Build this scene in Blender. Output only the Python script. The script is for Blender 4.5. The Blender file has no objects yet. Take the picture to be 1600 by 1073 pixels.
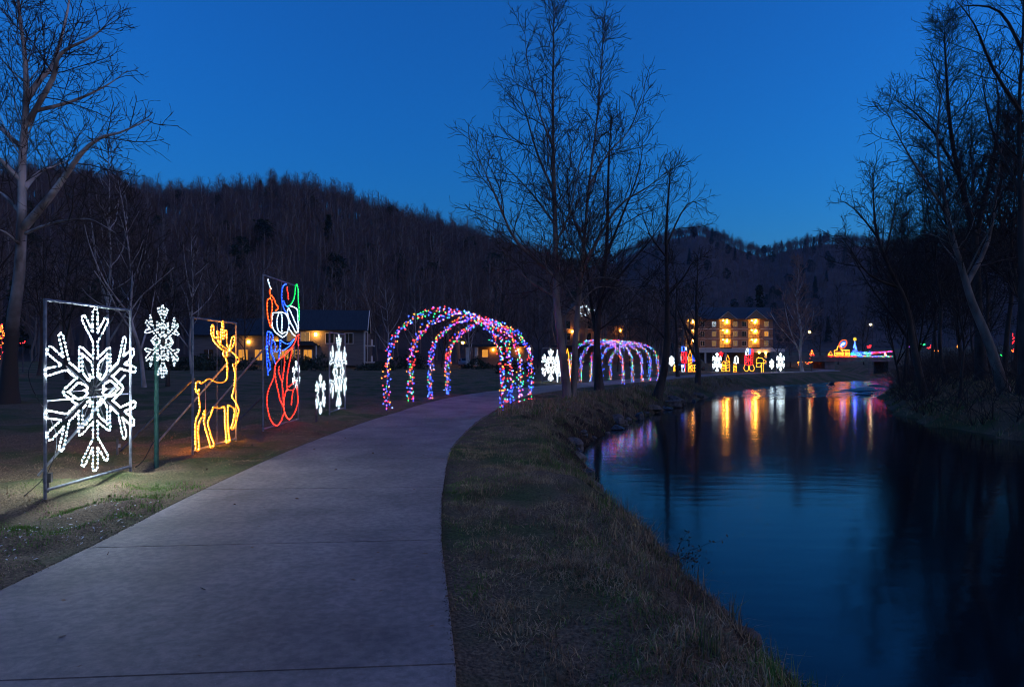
import bpy, math, random
import numpy as np
from mathutils import Vector, Matrix

# ------------------------------------------------------------------ camera, sky, light, exposure
SC = bpy.context.scene
COL = SC.collection
cam = bpy.data.cameras.new('camera')
cam_ob = bpy.data.objects.new('camera', cam)
COL.objects.link(cam_ob)
cam.sensor_width = 36.0
cam.lens = 24.0
cam.shift_y = 0.0147
cam.clip_start = 0.05
cam.clip_end = 6000.0
cam_ob.location = (0, 0, 1.7)
cam_ob.rotation_euler = (math.pi/2, 0, 0)
SC.camera = cam_ob

SUN_AZ = math.radians(90)      # clockwise from straight ahead: afterglow low on the right
SUN_EL = math.radians(2.0)
world = bpy.data.worlds.new('World')
SC.world = world
world.use_nodes = True
wn = world.node_tree
bg = wn.nodes['Background']
sky = wn.nodes.new('ShaderNodeTexSky')
sky.sky_type = 'NISHITA'
sky.sun_disc = False
sky.sun_elevation = SUN_EL
sky.sun_rotation = SUN_AZ
sky.ozone_density = 7.0
sky.dust_density = 0.2
sky.air_density = 1.3
wn.links.new(sky.outputs[0], bg.inputs[0])
bg.inputs[1].default_value = 0.15

sun = bpy.data.lights.new('sun', 'SUN')          # last glow of dusk: very weak, very soft
sun.energy = 0.095
sun.angle = math.radians(60)
sun.color = (1.0, 0.62, 0.50)
sun_ob = bpy.data.objects.new('sun', sun)
COL.objects.link(sun_ob)
_se, _sa = math.radians(34), math.radians(118)
_d = Vector((math.sin(_sa)*math.cos(_se), math.cos(_sa)*math.cos(_se), math.sin(_se)))
sun_ob.rotation_euler = _d.to_track_quat('Z', 'Y').to_euler()

SC.view_settings.view_transform = 'Standard'
SC.view_settings.look = 'None'
EXPOSURE = 2.25
LAMP = 2.0**-EXPOSURE          # lamp strengths below are written as they appear after exposure
SC.view_settings.exposure = EXPOSURE
SC.view_settings.gamma = 1.0
SC.view_settings.use_curve_mapping = False
SC.render.engine = 'CYCLES'
SC.cycles.use_denoising = True
SC.cycles.filter_width = 1.0
SC.cycles.use_adaptive_sampling = True
SC.cycles.adaptive_threshold = .03
SC.cycles.max_bounces = 4
SC.cycles.diffuse_bounces = 2
SC.cycles.glossy_bounces = 3
SC.cycles.sample_clamp_indirect = 4.0
SC.cycles.caustics_reflective = False
SC.cycles.caustics_refractive = False

rng = random.Random(7)
nrg = np.random.default_rng(11)

# ------------------------------------------------------------------ helpers
def mesh_np(name, V, quads=None, tris=None, midx=None, smooth=False):
    me = bpy.data.meshes.new(name)
    V = np.asarray(V, dtype=np.float32).reshape(-1, 3)
    q = np.zeros((0, 4), np.int32) if quads is None else np.asarray(quads, np.int32).reshape(-1, 4)
    t = np.zeros((0, 3), np.int32) if tris is None else np.asarray(tris, np.int32).reshape(-1, 3)
    me.vertices.add(len(V))
    me.vertices.foreach_set('co', V.ravel())
    nl = len(q)*4+len(t)*3
    me.loops.add(nl)
    me.loops.foreach_set('vertex_index', np.concatenate([q.ravel(), t.ravel()]).astype(np.int32))
    nf = len(q)+len(t)
    me.polygons.add(nf)
    st = np.concatenate([np.arange(len(q))*4, len(q)*4+np.arange(len(t))*3]).astype(np.int32)
    me.polygons.foreach_set('loop_start', st)
    if midx is not None:
        me.polygons.foreach_set('material_index', np.asarray(midx, np.int32))
    me.polygons.foreach_set('use_smooth', np.full(nf, bool(smooth)))
    me.update(calc_edges=True)
    me.validate()
    return me

def obj(name, me, mats=(), parent=None, loc=None, rot=None):
    if not isinstance(mats, (list, tuple)):
        mats = (mats,)
    if not len(me.materials):
        for m in mats:
            me.materials.append(m)
    o = bpy.data.objects.new(name, me)
    COL.objects.link(o)
    if parent is not None:
        o.parent = parent
    if loc is not None:
        o.location = loc
    if rot is not None:
        o.rotation_euler = rot
    return o

def tag(o, label=None, cat=None, group=None, kind=None):
    if label: o['label'] = label
    if cat: o['category'] = cat
    if group: o['group'] = group
    if kind: o['kind'] = kind
    return o

def thing(name, label, cat, loc=(0, 0, 0), rz=0.0, group=None):
    o = bpy.data.objects.new(name, None)
    COL.objects.link(o)
    o.location = loc
    o.rotation_euler = (0, 0, rz)
    return tag(o, label, cat, group)

_BOXF = np.array([(0,3,2,1),(4,5,6,7),(0,1,5,4),(1,2,6,5),(2,3,7,6),(3,0,4,7)])
def box_data(c, s):
    x, y, z = c; a, b, d = s[0]/2, s[1]/2, s[2]/2
    return [(x-a,y-b,z-d),(x+a,y-b,z-d),(x+a,y+b,z-d),(x-a,y+b,z-d),(x-a,y-b,z+d),(x+a,y-b,z+d),(x+a,y+b,z+d),(x-a,y+b,z+d)]
def boxes_me(name, lst):
    V = []; F = []
    for c, s in lst:
        n = len(V)
        V += box_data(c, s)
        F.append(_BOXF+n)
    return mesh_np(name, V, np.concatenate(F))
def box(name, c, s, m, parent=None):
    """a box whose object origin is at its centre"""
    return obj(name, boxes_me(name, [((0, 0, 0), s)]), m, parent, loc=c)

def prism(name, poly, y0, y1, m, parent=None):
    """polygon in x,z extruded along y"""
    n = len(poly)
    V = [(x, y0, z) for x, z in poly]+[(x, y1, z) for x, z in poly]
    me = bpy.data.meshes.new(name)
    F = [list(range(n)), list(range(2*n-1, n-1, -1))]+[[(i+1) % n, i, n+i, n+(i+1) % n] for i in range(n)]
    me.from_pydata(V, [], F)
    me.shade_flat()
    me.update()
    return obj(name, me, m, parent)

def tubes_np(polys, K):
    """polys: list of (pts, radii). Returns V, quads for open tubes with K sides"""
    if not polys:
        return np.zeros((0, 3)), np.zeros((0, 4), int)
    lens = np.array([len(p[0]) for p in polys])
    P = np.concatenate([np.asarray(p[0], float).reshape(-1, 3) for p in polys])
    R = np.concatenate([np.asarray(p[1], float) for p in polys])
    N = len(P)
    ends = np.cumsum(lens)-1
    starts = ends-lens+1
    T = np.zeros_like(P)
    T[1:-1] = P[2:]-P[:-2]
    T[starts] = P[np.minimum(starts+1, N-1)]-P[starts]
    T[ends] = P[ends]-P[ends-1]
    T /= np.linalg.norm(T, axis=1, keepdims=True)+1e-9
    D = P[ends]-P[starts]
    D /= np.linalg.norm(D, axis=1, keepdims=True)+1e-9
    ref = np.where(np.abs(D[:, 2:3]) > .75, np.array([[1., 0.13, 0]]), np.array([[0.11, 0.07, 1.]]))
    ref = np.repeat(ref, lens, axis=0)
    A = np.cross(T, ref); A /= np.linalg.norm(A, axis=1, keepdims=True)+1e-9
    B = np.cross(T, A)
    ang = np.arange(K)*2*math.pi/K
    V = (P[:, None, :]+R[:, None, None]*(A[:, None, :]*np.cos(ang)[None, :, None]+B[:, None, :]*np.sin(ang)[None, :, None])).reshape(-1, 3)
    m = np.ones(N, bool); m[ends] = False
    i = np.nonzero(m)[0]
    k = np.arange(K); k2 = (k+1) % K
    Q = np.stack([i[:, None]*K+k, i[:, None]*K+k2, (i[:, None]+1)*K+k2, (i[:, None]+1)*K+k], -1).reshape(-1, 4)
    return V, Q

def tube_me(name, polys, K=6, smooth=True):
    V, Q = tubes_np(polys, K)
    return mesh_np(name, V, Q, smooth=smooth)

def bar(name, p, q, r, m, parent, K=6):
    """one straight bar with closed ends"""
    V, Q = tubes_np([([p, q], [r, r])], K)
    n = len(V)
    V = np.concatenate([V, [p, q]])
    T = [(n, (i+1) % K, i) for i in range(K)]+[(n+1, K+i, K+(i+1) % K) for i in range(K)]
    return obj(name, mesh_np(name, V, Q, T), m, parent)

def beads_np(C, T, r, l, K=6):
    """small ellipsoids at C along T"""
    C = np.asarray(C, float); T = np.asarray(T, float)
    n = len(C)
    T = T/(np.linalg.norm(T, axis=1, keepdims=True)+1e-9)
    ref = np.where(np.abs(T[:, 2:3]) > .8, np.array([[1., 0, 0]]), np.array([[0, 0, 1.]]))
    A = np.cross(T, ref); A /= np.linalg.norm(A, axis=1, keepdims=True)+1e-9
    B = np.cross(T, A)
    ang = np.arange(K)*2*math.pi/K
    rings = []
    for (h, rr) in ((-.55, .8), (.55, .8)):
        rings.append(C[:, None]+T[:, None]*h*l+r*rr*(A[:, None]*np.cos(ang)[None, :, None]+B[:, None]*np.sin(ang)[None, :, None]))
    tipa = (C-T*l)[:, None]; tipb = (C+T*l)[:, None]
    V = np.concatenate([rings[0], rings[1], tipa, tipb], axis=1)
    S = 2*K+2
    k = np.arange(K); k2 = (k+1) % K
    q = np.stack([k, k2, K+k2, K+k], -1)
    t = np.concatenate([np.stack([np.full(K, 2*K), k2, k], -1), np.stack([np.full(K, 2*K+1), K+k, K+k2], -1)])
    off = (np.arange(n)*S)[:, None, None]
    return V.reshape(-1, 3), (q[None]+off).reshape(-1, 4), (t[None]+off).reshape(-1, 3)

_ph = np.random.default_rng(3).uniform(0, 6.28, (40, 2))
_an = np.random.default_rng(4).uniform(0, 6.28, 40)
def fbm(x, y, s, octv=3, seed=0):
    """cheap smooth noise in about -1..1"""
    out = 0*x; amp = 1.0; tot = 0
    for o in range(octv):
        for j in range(3):
            i = (seed*7+o*3+j) % 40
            a = _an[i]
            u = (x*math.cos(a)+y*math.sin(a))/s*2.2*(2.03**o)
            v = (-x*math.sin(a)+y*math.cos(a))/s*1.7*(2.03**o)
            out = out+amp*np.sin(u+_ph[i, 0]+1.3*np.sin(v+_ph[i, 1]))/3
        tot += amp; amp *= .5
    return out/tot

# ------------------------------------------------------------------ materials
def nodes_of(name):
    m = bpy.data.materials.new(name)
    m.use_nodes = True
    nt = m.node_tree
    return m, nt, nt.nodes['Principled BSDF']

def mat(name, c1, c2=None, scale=4.0, rough=.8, bump=0.0, metal=0.0, stretch=(1, 1, 1), spec=.3, detail=5, contrast=(.35, .65), c3=None):
    m, nt, b = nodes_of(name)
    b.inputs['Roughness'].default_value = rough
    b.inputs['Metallic'].default_value = metal
    b.inputs['Specular IOR Level'].default_value = spec
    b.inputs['Base Color'].default_value = (*c1, 1)
    if c2 is not None or bump:
        tc = nt.nodes.new('ShaderNodeTexCoord')
        mp = nt.nodes.new('ShaderNodeMapping'); mp.inputs['Scale'].default_value = stretch
        no = nt.nodes.new('ShaderNodeTexNoise'); no.inputs['Scale'].default_value = scale; no.inputs['Detail'].default_value = detail
        nt.links.new(tc.outputs['Object'], mp.inputs[0]); nt.links.new(mp.outputs[0], no.inputs['Vector'])
        if c2 is not None:
            r = nt.nodes.new('ShaderNodeValToRGB')
            r.color_ramp.elements[0].position = contrast[0]; r.color_ramp.elements[1].position = contrast[1]
            r.color_ramp.elements[0].color = (*c1, 1); r.color_ramp.elements[1].color = (*c2, 1)
            if c3 is not None:
                e = r.color_ramp.elements.new((contrast[0]+contrast[1])/2); e.color = (*c3, 1)
            nt.links.new(no.outputs['Fac'], r.inputs[0]); nt.links.new(r.outputs[0], b.inputs['Base Color'])
        if bump:
            bp = nt.nodes.new('ShaderNodeBump'); bp.inputs['Strength'].default_value = bump; bp.inputs['Distance'].default_value = .05
            nt.links.new(no.outputs['Fac'], bp.inputs['Height']); nt.links.new(bp.outputs[0], b.inputs['Normal'])
    return m

def glow(name, c, s):
    m = bpy.data.materials.new(name)
    m.use_nodes = True
    nt = m.node_tree
    for n in list(nt.nodes): nt.nodes.remove(n)
    e = nt.nodes.new('ShaderNodeEmission'); o = nt.nodes.new('ShaderNodeOutputMaterial')
    e.inputs[0].default_value = (*c, 1); e.inputs[1].default_value = s*LAMP
    nt.links.new(e.outputs[0], o.inputs[0])
    if s < 1.3: m.cycles.emission_sampling = 'NONE'      # dim casings and windows need no direct light sampling
    return m

M = {}
M['galv'] = mat('galvanised_steel', (.16, .165, .18), (.28, .285, .30), 14, .55, metal=.5)
M['darksteel'] = mat('dark_steel', (.05, .05, .055), (.10, .10, .11), 9, .5, metal=.4)
M['greenpost'] = mat('green_painted_steel', (.015, .06, .05), (.03, .09, .07), 12, .5)
M['wire'] = mat('black_wire', (.02, .02, .022), rough=.6)
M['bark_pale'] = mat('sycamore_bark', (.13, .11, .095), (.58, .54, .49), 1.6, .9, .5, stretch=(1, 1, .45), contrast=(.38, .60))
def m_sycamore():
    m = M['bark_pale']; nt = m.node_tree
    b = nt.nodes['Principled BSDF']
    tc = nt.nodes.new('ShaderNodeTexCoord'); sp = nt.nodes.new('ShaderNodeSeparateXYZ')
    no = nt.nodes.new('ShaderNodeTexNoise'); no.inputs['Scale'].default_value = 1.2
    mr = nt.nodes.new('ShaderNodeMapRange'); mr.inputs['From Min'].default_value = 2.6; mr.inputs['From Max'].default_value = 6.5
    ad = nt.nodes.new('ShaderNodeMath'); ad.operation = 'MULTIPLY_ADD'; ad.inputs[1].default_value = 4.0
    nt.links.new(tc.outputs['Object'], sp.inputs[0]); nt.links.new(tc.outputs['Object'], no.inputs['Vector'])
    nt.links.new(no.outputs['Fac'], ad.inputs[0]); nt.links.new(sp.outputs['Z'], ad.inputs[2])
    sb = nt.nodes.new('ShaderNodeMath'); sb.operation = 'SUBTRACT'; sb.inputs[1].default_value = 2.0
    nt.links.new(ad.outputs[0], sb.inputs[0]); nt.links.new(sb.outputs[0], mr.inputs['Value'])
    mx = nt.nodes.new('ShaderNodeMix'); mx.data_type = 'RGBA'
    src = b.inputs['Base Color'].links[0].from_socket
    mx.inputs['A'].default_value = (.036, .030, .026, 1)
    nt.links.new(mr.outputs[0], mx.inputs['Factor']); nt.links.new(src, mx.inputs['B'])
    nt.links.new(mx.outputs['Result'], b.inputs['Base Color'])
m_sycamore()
M['bark_grey'] = mat('grey_bark', (.085, .07, .058), (.21, .18, .15), 3, .95, .6, stretch=(1, 1, .3))
M['bark_white'] = mat('pale_bark', (.20, .18, .16), (.50, .47, .43), 1.6, .9, .4, stretch=(1, 1, .45))
M['bark_dark'] = mat('dark_bark', (.030, .024, .02), (.075, .06, .05), 3, .95, .6, stretch=(1, 1, .3))
M['twig'] = mat('twigs', (.035, .027, .022), (.065, .05, .04), 3, .95)
M['twig_dark'] = mat('dark_twigs', (.022, .018, .016), (.05, .04, .034), 3, .95)
M['twig_red'] = mat('reddish_twigs', (.20, .11, .09), (.32, .20, .16), 3, .95)
M['twig_hill'] = mat('hill_twigs', (.070, .046, .040), (.125, .088, .075), .05, .95)
M['trunk_hill'] = mat('hill_trunks', (.08, .066, .06), (.24, .215, .195), .05, .95)
M['needle'] = mat('evergreen_needles', (.010, .022, .014), (.028, .05, .026), 1.5, .8)
M['slab_joint'] = mat('joint_filler', (.02, .02, .02), rough=.9)

M['white_bead'] = glow('white_bulb', (.74, .90, 1.0), 210)
M['white_rope'] = glow('white_rope', (.55, .82, 1.0), .42)
M['white_far'] = glow('white_rope_far', (.72, .90, 1.0), 9.0)
M['white_mid'] = glow('white_bulb_mid', (.74, .90, 1.0), 13)
M['gold_bead'] = glow('gold_spill_bulb', (1.0, .31, .012), 430)
M['gold_rope'] = glow('gold_rope', (1.0, .22, .022), 2.1)
M['gold_far'] = glow('gold_rope_far', (1.0, .28, .012), 10)
M['red_bead'] = glow('red_bulb', (1.0, .022, .014), 48)
M['red_rope'] = glow('red_rope', (1.0, .035, .018), 1.6)
M['red_far'] = glow('red_rope_far', (1.0, .010, .016), 9)
M['orange_bead'] = glow('orange_bulb', (1.0, .07, .012), 42)
M['orange_rope'] = glow('orange_rope', (1.0, .09, .012), 1.6)
M['orange_far'] = glow('orange_rope_far', (1.0, .10, .02), 4.5)
M['blue_bead'] = glow('blue_bulb', (.02, .06, 1.0), 46)
M['blue_rope'] = glow('blue_rope', (.012, .07, 1.0), 1.7)
M['blue_far'] = glow('blue_rope_far', (.02, .09, 1.0), 9)
M['green_bead'] = glow('green_bulb', (.04, 1.0, .14), 22)
M['green_rope'] = glow('green_rope', (.0, .75, .12), 1.2)
M['white2_rope'] = glow('cool_white_rope', (.5, .72, 1.0), 1.2)
M['white2_bead'] = glow('cool_white_bulb', (.66, .84, 1.0), 40)
M['white2_far'] = glow('cool_white_rope_far', (.66, .82, 1.0), 7)
BULB = [glow('bulb_red', (1.0, .012, .014), 30), glow('bulb_blue', (.012, .038, 1.0), 34), glow('bulb_amber', (1.0, .16, .010), 20),
        glow('bulb_green', (.012, .9, .10), 17), glow('bulb_violet', (.45, .06, 1.0), 18), glow('bulb_ice', (.10, .28, 1.0), 18)]
BULB_P = [.25, .37, .16, .12, .04, .06]
BULB_FAR = [glow(n, c, k) for n, c, k in (('far_bulb_red', (1.0, .015, .02), 15), ('far_bulb_blue', (.03, .08, 1.0), 20), ('far_bulb_amber', (1.0, .20, .015), 12), ('far_bulb_green', (.015, .9, .12), 13), ('far_bulb_violet', (.5, .10, 1.), 10), ('far_bulb_ice', (.35, .6, 1.), 14))]
M['lamp_warm'] = glow('warm_lamp', (1.0, .40, .05), 130)
M['win_warm'] = glow('lit_window', (1.0, .40, .06), .75)
M['win_dim'] = glow('dim_lit_window', (1.0, .55, .22), .22)
M['win_cool'] = glow('cool_lit_window', (.75, .9, 1.0), .6)

# ------------------------------------------------------------------ ground, path, river
LB = np.array([(-60,2.8),(-20,2.6),(3,2.25),(5.6,2.14),(6.8,1.98),(8,1.99),(9.9,1.86),(12,1.60),(14.4,1.69),(19.2,1.89),(22.2,2.5),(26.7,4.2),(31.3,6.0),(41,10.4),(55,17.2),(67,25),(76,34),(86,45),(98,51),(112,54),(140,57),(200,66)])
RB = np.array([(-60,19),(-20,18),(10,17.3),(22.5,16.9),(27.2,16.8),(33.5,18.9),(48,26),(62,35),(76,43),(90,52),(112,60.5),(140,64),(200,74)])
def bank_left(y):  return np.interp(y, LB[:, 0], LB[:, 1])+.10*np.sin(y*2.1)*np.exp(-((y-10)/14)**2)+.07*np.sin(y*5.3+1)
def bank_right(y): return np.interp(y, RB[:, 0], RB[:, 1])+.25*np.sin(y*1.3)+.15*np.sin(y*3.1+2)

CTRL = [(-1.0,-14),(-1.35,-6),(-1.7,0),(-1.97,3.5),(-2.21,6.2),(-2.43,8.85),(-2.6,13),(-2.42,18),(-2.10,21.5),(-1.92,24),(-1.55,27),(-.92,30.5),(.05,33.8),(2.3,39.5),(6.3,47),(10.3,54),(14.5,61.5),(20,70),(26.5,77),(34.5,85),(44,95),(48,110)]
def spline(ctrl, step=.1):
    pts = []
    n = len(ctrl)
    c = np.array(ctrl, float)
    for i in range(n-1):
        p0, p1, p2, p3 = c[max(i-1, 0)], c[i], c[i+1], c[min(i+2, n-1)]
        L = np.linalg.norm(p2-p1)
        for t in np.linspace(0, 1, max(2, int(L/step)), endpoint=False):
            pts.append(.5*((2*p1)+(-p0+p2)*t+(2*p0-5*p1+4*p2-p3)*t*t+(-p0+3*p1-3*p2+p3)*t**3))
    pts.append(c[-1])
    return np.array(pts)
PC = spline(CTRL)
PT = np.gradient(PC, axis=0); PT /= np.linalg.norm(PT, axis=1, keepdims=True)
PN = np.stack([PT[:, 1], -PT[:, 0]], -1)          # to the right of travel
PS = np.concatenate([[0], np.cumsum(np.linalg.norm(np.diff(PC, axis=0), axis=1))])
PW = np.interp(PC[:, 1], [-10, 3.5, 6.2, 9, 13, 40], [1.70, 1.68, 1.56, 1.53, 1.47, 1.50])
def path_dist(x, y):
    """signed-less distance to the path's edge (negative on the path)"""
    x = np.asarray(x, float); y = np.asarray(y, float)
    sub = slice(0, len(PC), 6)
    cx, cy, w = PC[sub, 0], PC[sub, 1], PW[sub]
    out = np.full(x.size, 99.)
    xf, yf = x.ravel(), y.ravel()
    for a in range(0, len(xf), 20000):
        d = np.hypot(xf[a:a+20000, None]-cx, yf[a:a+20000, None]-cy)-w
        out[a:a+20000] = d.min(1)
    return out.reshape(x.shape)

WATER_Z = -1.0
def ground_z(x, y):
    x = np.asarray(x, float); y = np.asarray(y, float)
    xl = bank_left(y); xr = bank_right(y)
    sl = np.interp(y, [0, 22, 26, 40, 60, 80, 110, 140], [1, 1, .88, .86, .82, .75, .93, 1])
    dl = (xl-x)*sl; dr = (x-xr)*sl
    near = np.exp(-((x+2)**2+(y-10)**2)/900.)
    base = .05*fbm(x, y, 9, 3, 1)+.02*fbm(x, y, 1.3, 2, 2)*near
    base = base*np.clip((np.abs(dl)+.0)/3, .25, 1)
    base = base+np.clip((-x-10)/60, 0, 1)*1.0+np.clip((y-90)/60, 0, 1)*.4
    rough = .17*fbm(x, y, 1.0, 3, 5)+.07*fbm(x, y, .35, 2, 6)
    wl = np.interp(y, [0, 8, 15, 22, 30, 60, 90], [1.5, 1.35, 1.5, 2.0, 2.6, 3.0, 4.0])
    t = np.clip(dl/wl, 0, 1)
    hl = WATER_Z-.03+(base-WATER_Z+.03)*(1-(1-t)**2.5)+rough*np.clip(t*4, 0, 1)*np.clip((1.25-t)*3, 0, 1)
    tr = np.clip(dr/5.0, 0, 1)
    hr = WATER_Z-.03+(1.5+.22*fbm(x, y, 2.5, 3, 8))*(1-(1-tr)**2.2)+.35*fbm(x, y, 14, 2, 9)*np.clip(dr/10, 0, 1)+np.clip((dr-14)/60, 0, 1)*5
    ins = np.minimum(-dl, -dr)
    hi = WATER_Z-.03-.9*np.clip(ins/2.5, 0, 1)
    return np.where(dl > 0, hl, np.where(dr > 0, hr, hi))

def axis(lo, a, b, hi, d, growth=1.13):
    c = list(np.arange(a, b+1e-6, d))
    s = d; v = a
    L = []
    while v > lo:
        s *= growth; v -= s; L.append(v)
    s = d; v = b
    while v < hi:
        s *= growth; v += s; c.append(v)
    return np.array(L[::-1]+c)

def m_ground():
    m, nt, b = nodes_of('grass_ground')
    b.inputs['Roughness'].default_value = .95; b.inputs['Specular IOR Level'].default_value = .1
    tc = nt.nodes.new('ShaderNodeTexCoord')
    def noise(s, d=4):
        n = nt.nodes.new('ShaderNodeTexNoise'); n.inputs['Scale'].default_value = s; n.inputs['Detail'].default_value = d
        nt.links.new(tc.outputs['Object'], n.inputs['Vector']); return n
    def ramp(n, p0, c0, p1, c1):
        r = nt.nodes.new('ShaderNodeValToRGB')
        r.color_ramp.elements[0].position = p0; r.color_ramp.elements[1].position = p1
        r.color_ramp.elements[0].color = (*c0, 1); r.color_ramp.elements[1].color = (*c1, 1)
        nt.links.new(n.outputs['Fac'], r.inputs[0]); return r
    fine = ramp(noise(38, 6), .3, (.050, .036, .023), .72, (.23, .165, .095))
    green = ramp(noise(30, 6), .3, (.028, .040, .016), .75, (.10, .12, .042))
    big = ramp(noise(.55, 4), .46, (0, 0, 0), .60, (1, 1, 1))
    mx = nt.nodes.new('ShaderNodeMix'); mx.data_type = 'RGBA'
    nt.links.new(big.outputs[0], mx.inputs['Factor']); nt.links.new(fine.outputs[0], mx.inputs['A']); nt.links.new(green.outputs[0], mx.inputs['B'])
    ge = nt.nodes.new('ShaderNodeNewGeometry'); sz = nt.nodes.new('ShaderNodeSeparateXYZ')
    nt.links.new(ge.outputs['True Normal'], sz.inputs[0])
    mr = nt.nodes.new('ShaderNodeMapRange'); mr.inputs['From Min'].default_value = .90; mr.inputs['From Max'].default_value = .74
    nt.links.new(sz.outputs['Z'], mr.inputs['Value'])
    soil = ramp(noise(14, 6), .35, (.014, .010, .007), .7, (.055, .038, .026))  # steep bank faces: bare soil, with the bank's shade put into its colour
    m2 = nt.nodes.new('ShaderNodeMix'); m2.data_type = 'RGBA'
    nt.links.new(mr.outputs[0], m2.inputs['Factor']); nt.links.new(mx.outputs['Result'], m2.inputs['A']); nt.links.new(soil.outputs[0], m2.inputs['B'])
    nt.links.new(m2.outputs['Result'], b.inputs['Base Color'])
    bp = nt.nodes.new('ShaderNodeBump'); bp.inputs['Strength'].default_value = .8; bp.inputs['Distance'].default_value = .03
    nt.links.new(noise(45, 6).outputs['Fac'], bp.inputs['Height']); nt.links.new(bp.outputs[0], b.inputs['Normal'])
    return m
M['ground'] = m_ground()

gx = axis(-1800, -9, 7, 1800, .16)
gy = axis(-60, 2.5, 26, 2400, .16, 1.09)
GX, GY = np.meshgrid(gx, gy)
GZ = ground_z(GX, GY)
pd = path_dist(GX, GY)
GZ = np.where(pd < .35, np.minimum(GZ, .0)*np.clip(pd/.35, 0, 1)-.012, GZ)
nx, ny = len(gx), len(gy)
ii = np.arange(ny-1)[:, None]*nx+np.arange(nx-1)[None, :]
gq = np.stack([ii, ii+1, ii+nx+1, ii+nx], -1).reshape(-1, 4)
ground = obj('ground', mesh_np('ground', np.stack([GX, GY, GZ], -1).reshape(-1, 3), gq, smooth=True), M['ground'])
tag(ground, kind='structure')

# river surface
def m_water():
    m, nt, b = nodes_of('river_water')
    b.inputs['Base Color'].default_value = (.0025, .005, .007, 1)
    b.inputs['Roughness'].default_value = .095
    b.inputs['IOR'].default_value = 1.33
    b.inputs['Specular IOR Level'].default_value = .5
    tc = nt.nodes.new('ShaderNodeTexCoord')
    def wave(sx, sy, s, d):
        mp = nt.nodes.new('ShaderNodeMapping'); mp.inputs['Scale'].default_value = (sx, sy, 1); mp.inputs['Rotation'].default_value = (0, 0, .25)
        n = nt.nodes.new('ShaderNodeTexNoise'); n.inputs['Scale'].default_value = s; n.inputs['Detail'].default_value = d
        nt.links.new(tc.outputs['Object'], mp.inputs[0]); nt.links.new(mp.outputs[0], n.inputs['Vector']); return n
    a = wave(.35, 1.0, 2.2, 3); c = wave(.10, .35, 1.2, 2)
    ad = nt.nodes.new('ShaderNodeMath'); ad.operation = 'MULTIPLY_ADD'; ad.inputs[1].default_value = 1.1
    nt.links.new(c.outputs['Fac'], ad.inputs[0]); nt.links.new(a.outputs['Fac'], ad.inputs[2])
    # riffle over the shallow stones: rougher water between y = 55 and 68
    sp = nt.nodes.new('ShaderNodeSeparateXYZ'); nt.links.new(tc.outputs['Object'], sp.inputs[0])
    mr = nt.nodes.new('ShaderNodeMapRange'); mr.inputs['From Min'].default_value = 43; mr.inputs['From Max'].default_value = 51
    mr.inputs['To Min'].default_value = .085; mr.inputs['To Max'].default_value = 1.0
    nt.links.new(sp.outputs['Y'], mr.inputs['Value'])
    bp = nt.nodes.new('ShaderNodeBump'); bp.inputs['Distance'].default_value = .06
    nt.links.new(mr.outputs[0], bp.inputs['Strength'])
    nt.links.new(ad.outputs[0], bp.inputs['Height']); nt.links.new(bp.outputs[0], b.inputs['Normal'])
    return m
wy = np.concatenate([np.arange(-50, 40, 1.0), np.arange(40, 84, .16), np.arange(84, 200, 4.)])
NW = 90
wl_, wr_ = np.interp(wy, LB[:, 0], LB[:, 1])-.9, np.interp(wy, RB[:, 0], RB[:, 1])+.9
wt = np.linspace(0, 1, NW)
WX = wl_[:, None]+(wr_-wl_)[:, None]*wt; WYY = np.repeat(wy[:, None], NW, 1)
rif = np.interp(WYY, [43, 49, 78, 83], [0, 1, 1, 0])          # broken water over the shallow stones
WZ = WATER_Z+rif*(.040*fbm(WX, WYY, 1.5, 2, 81)+.030*fbm(WX*.6, WYY, .75, 2, 83))
WV = np.stack([WX, WYY, WZ], -1).reshape(-1, 3)
ii = np.arange(len(wy)-1)[:, None]*NW+np.arange(NW-1)[None, :]
river = obj('river', mesh_np('river', WV, np.stack([ii, ii+1, ii+NW+1, ii+NW], -1).reshape(-1, 4), smooth=True), m_water())
tag(river, kind='structure')

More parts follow.
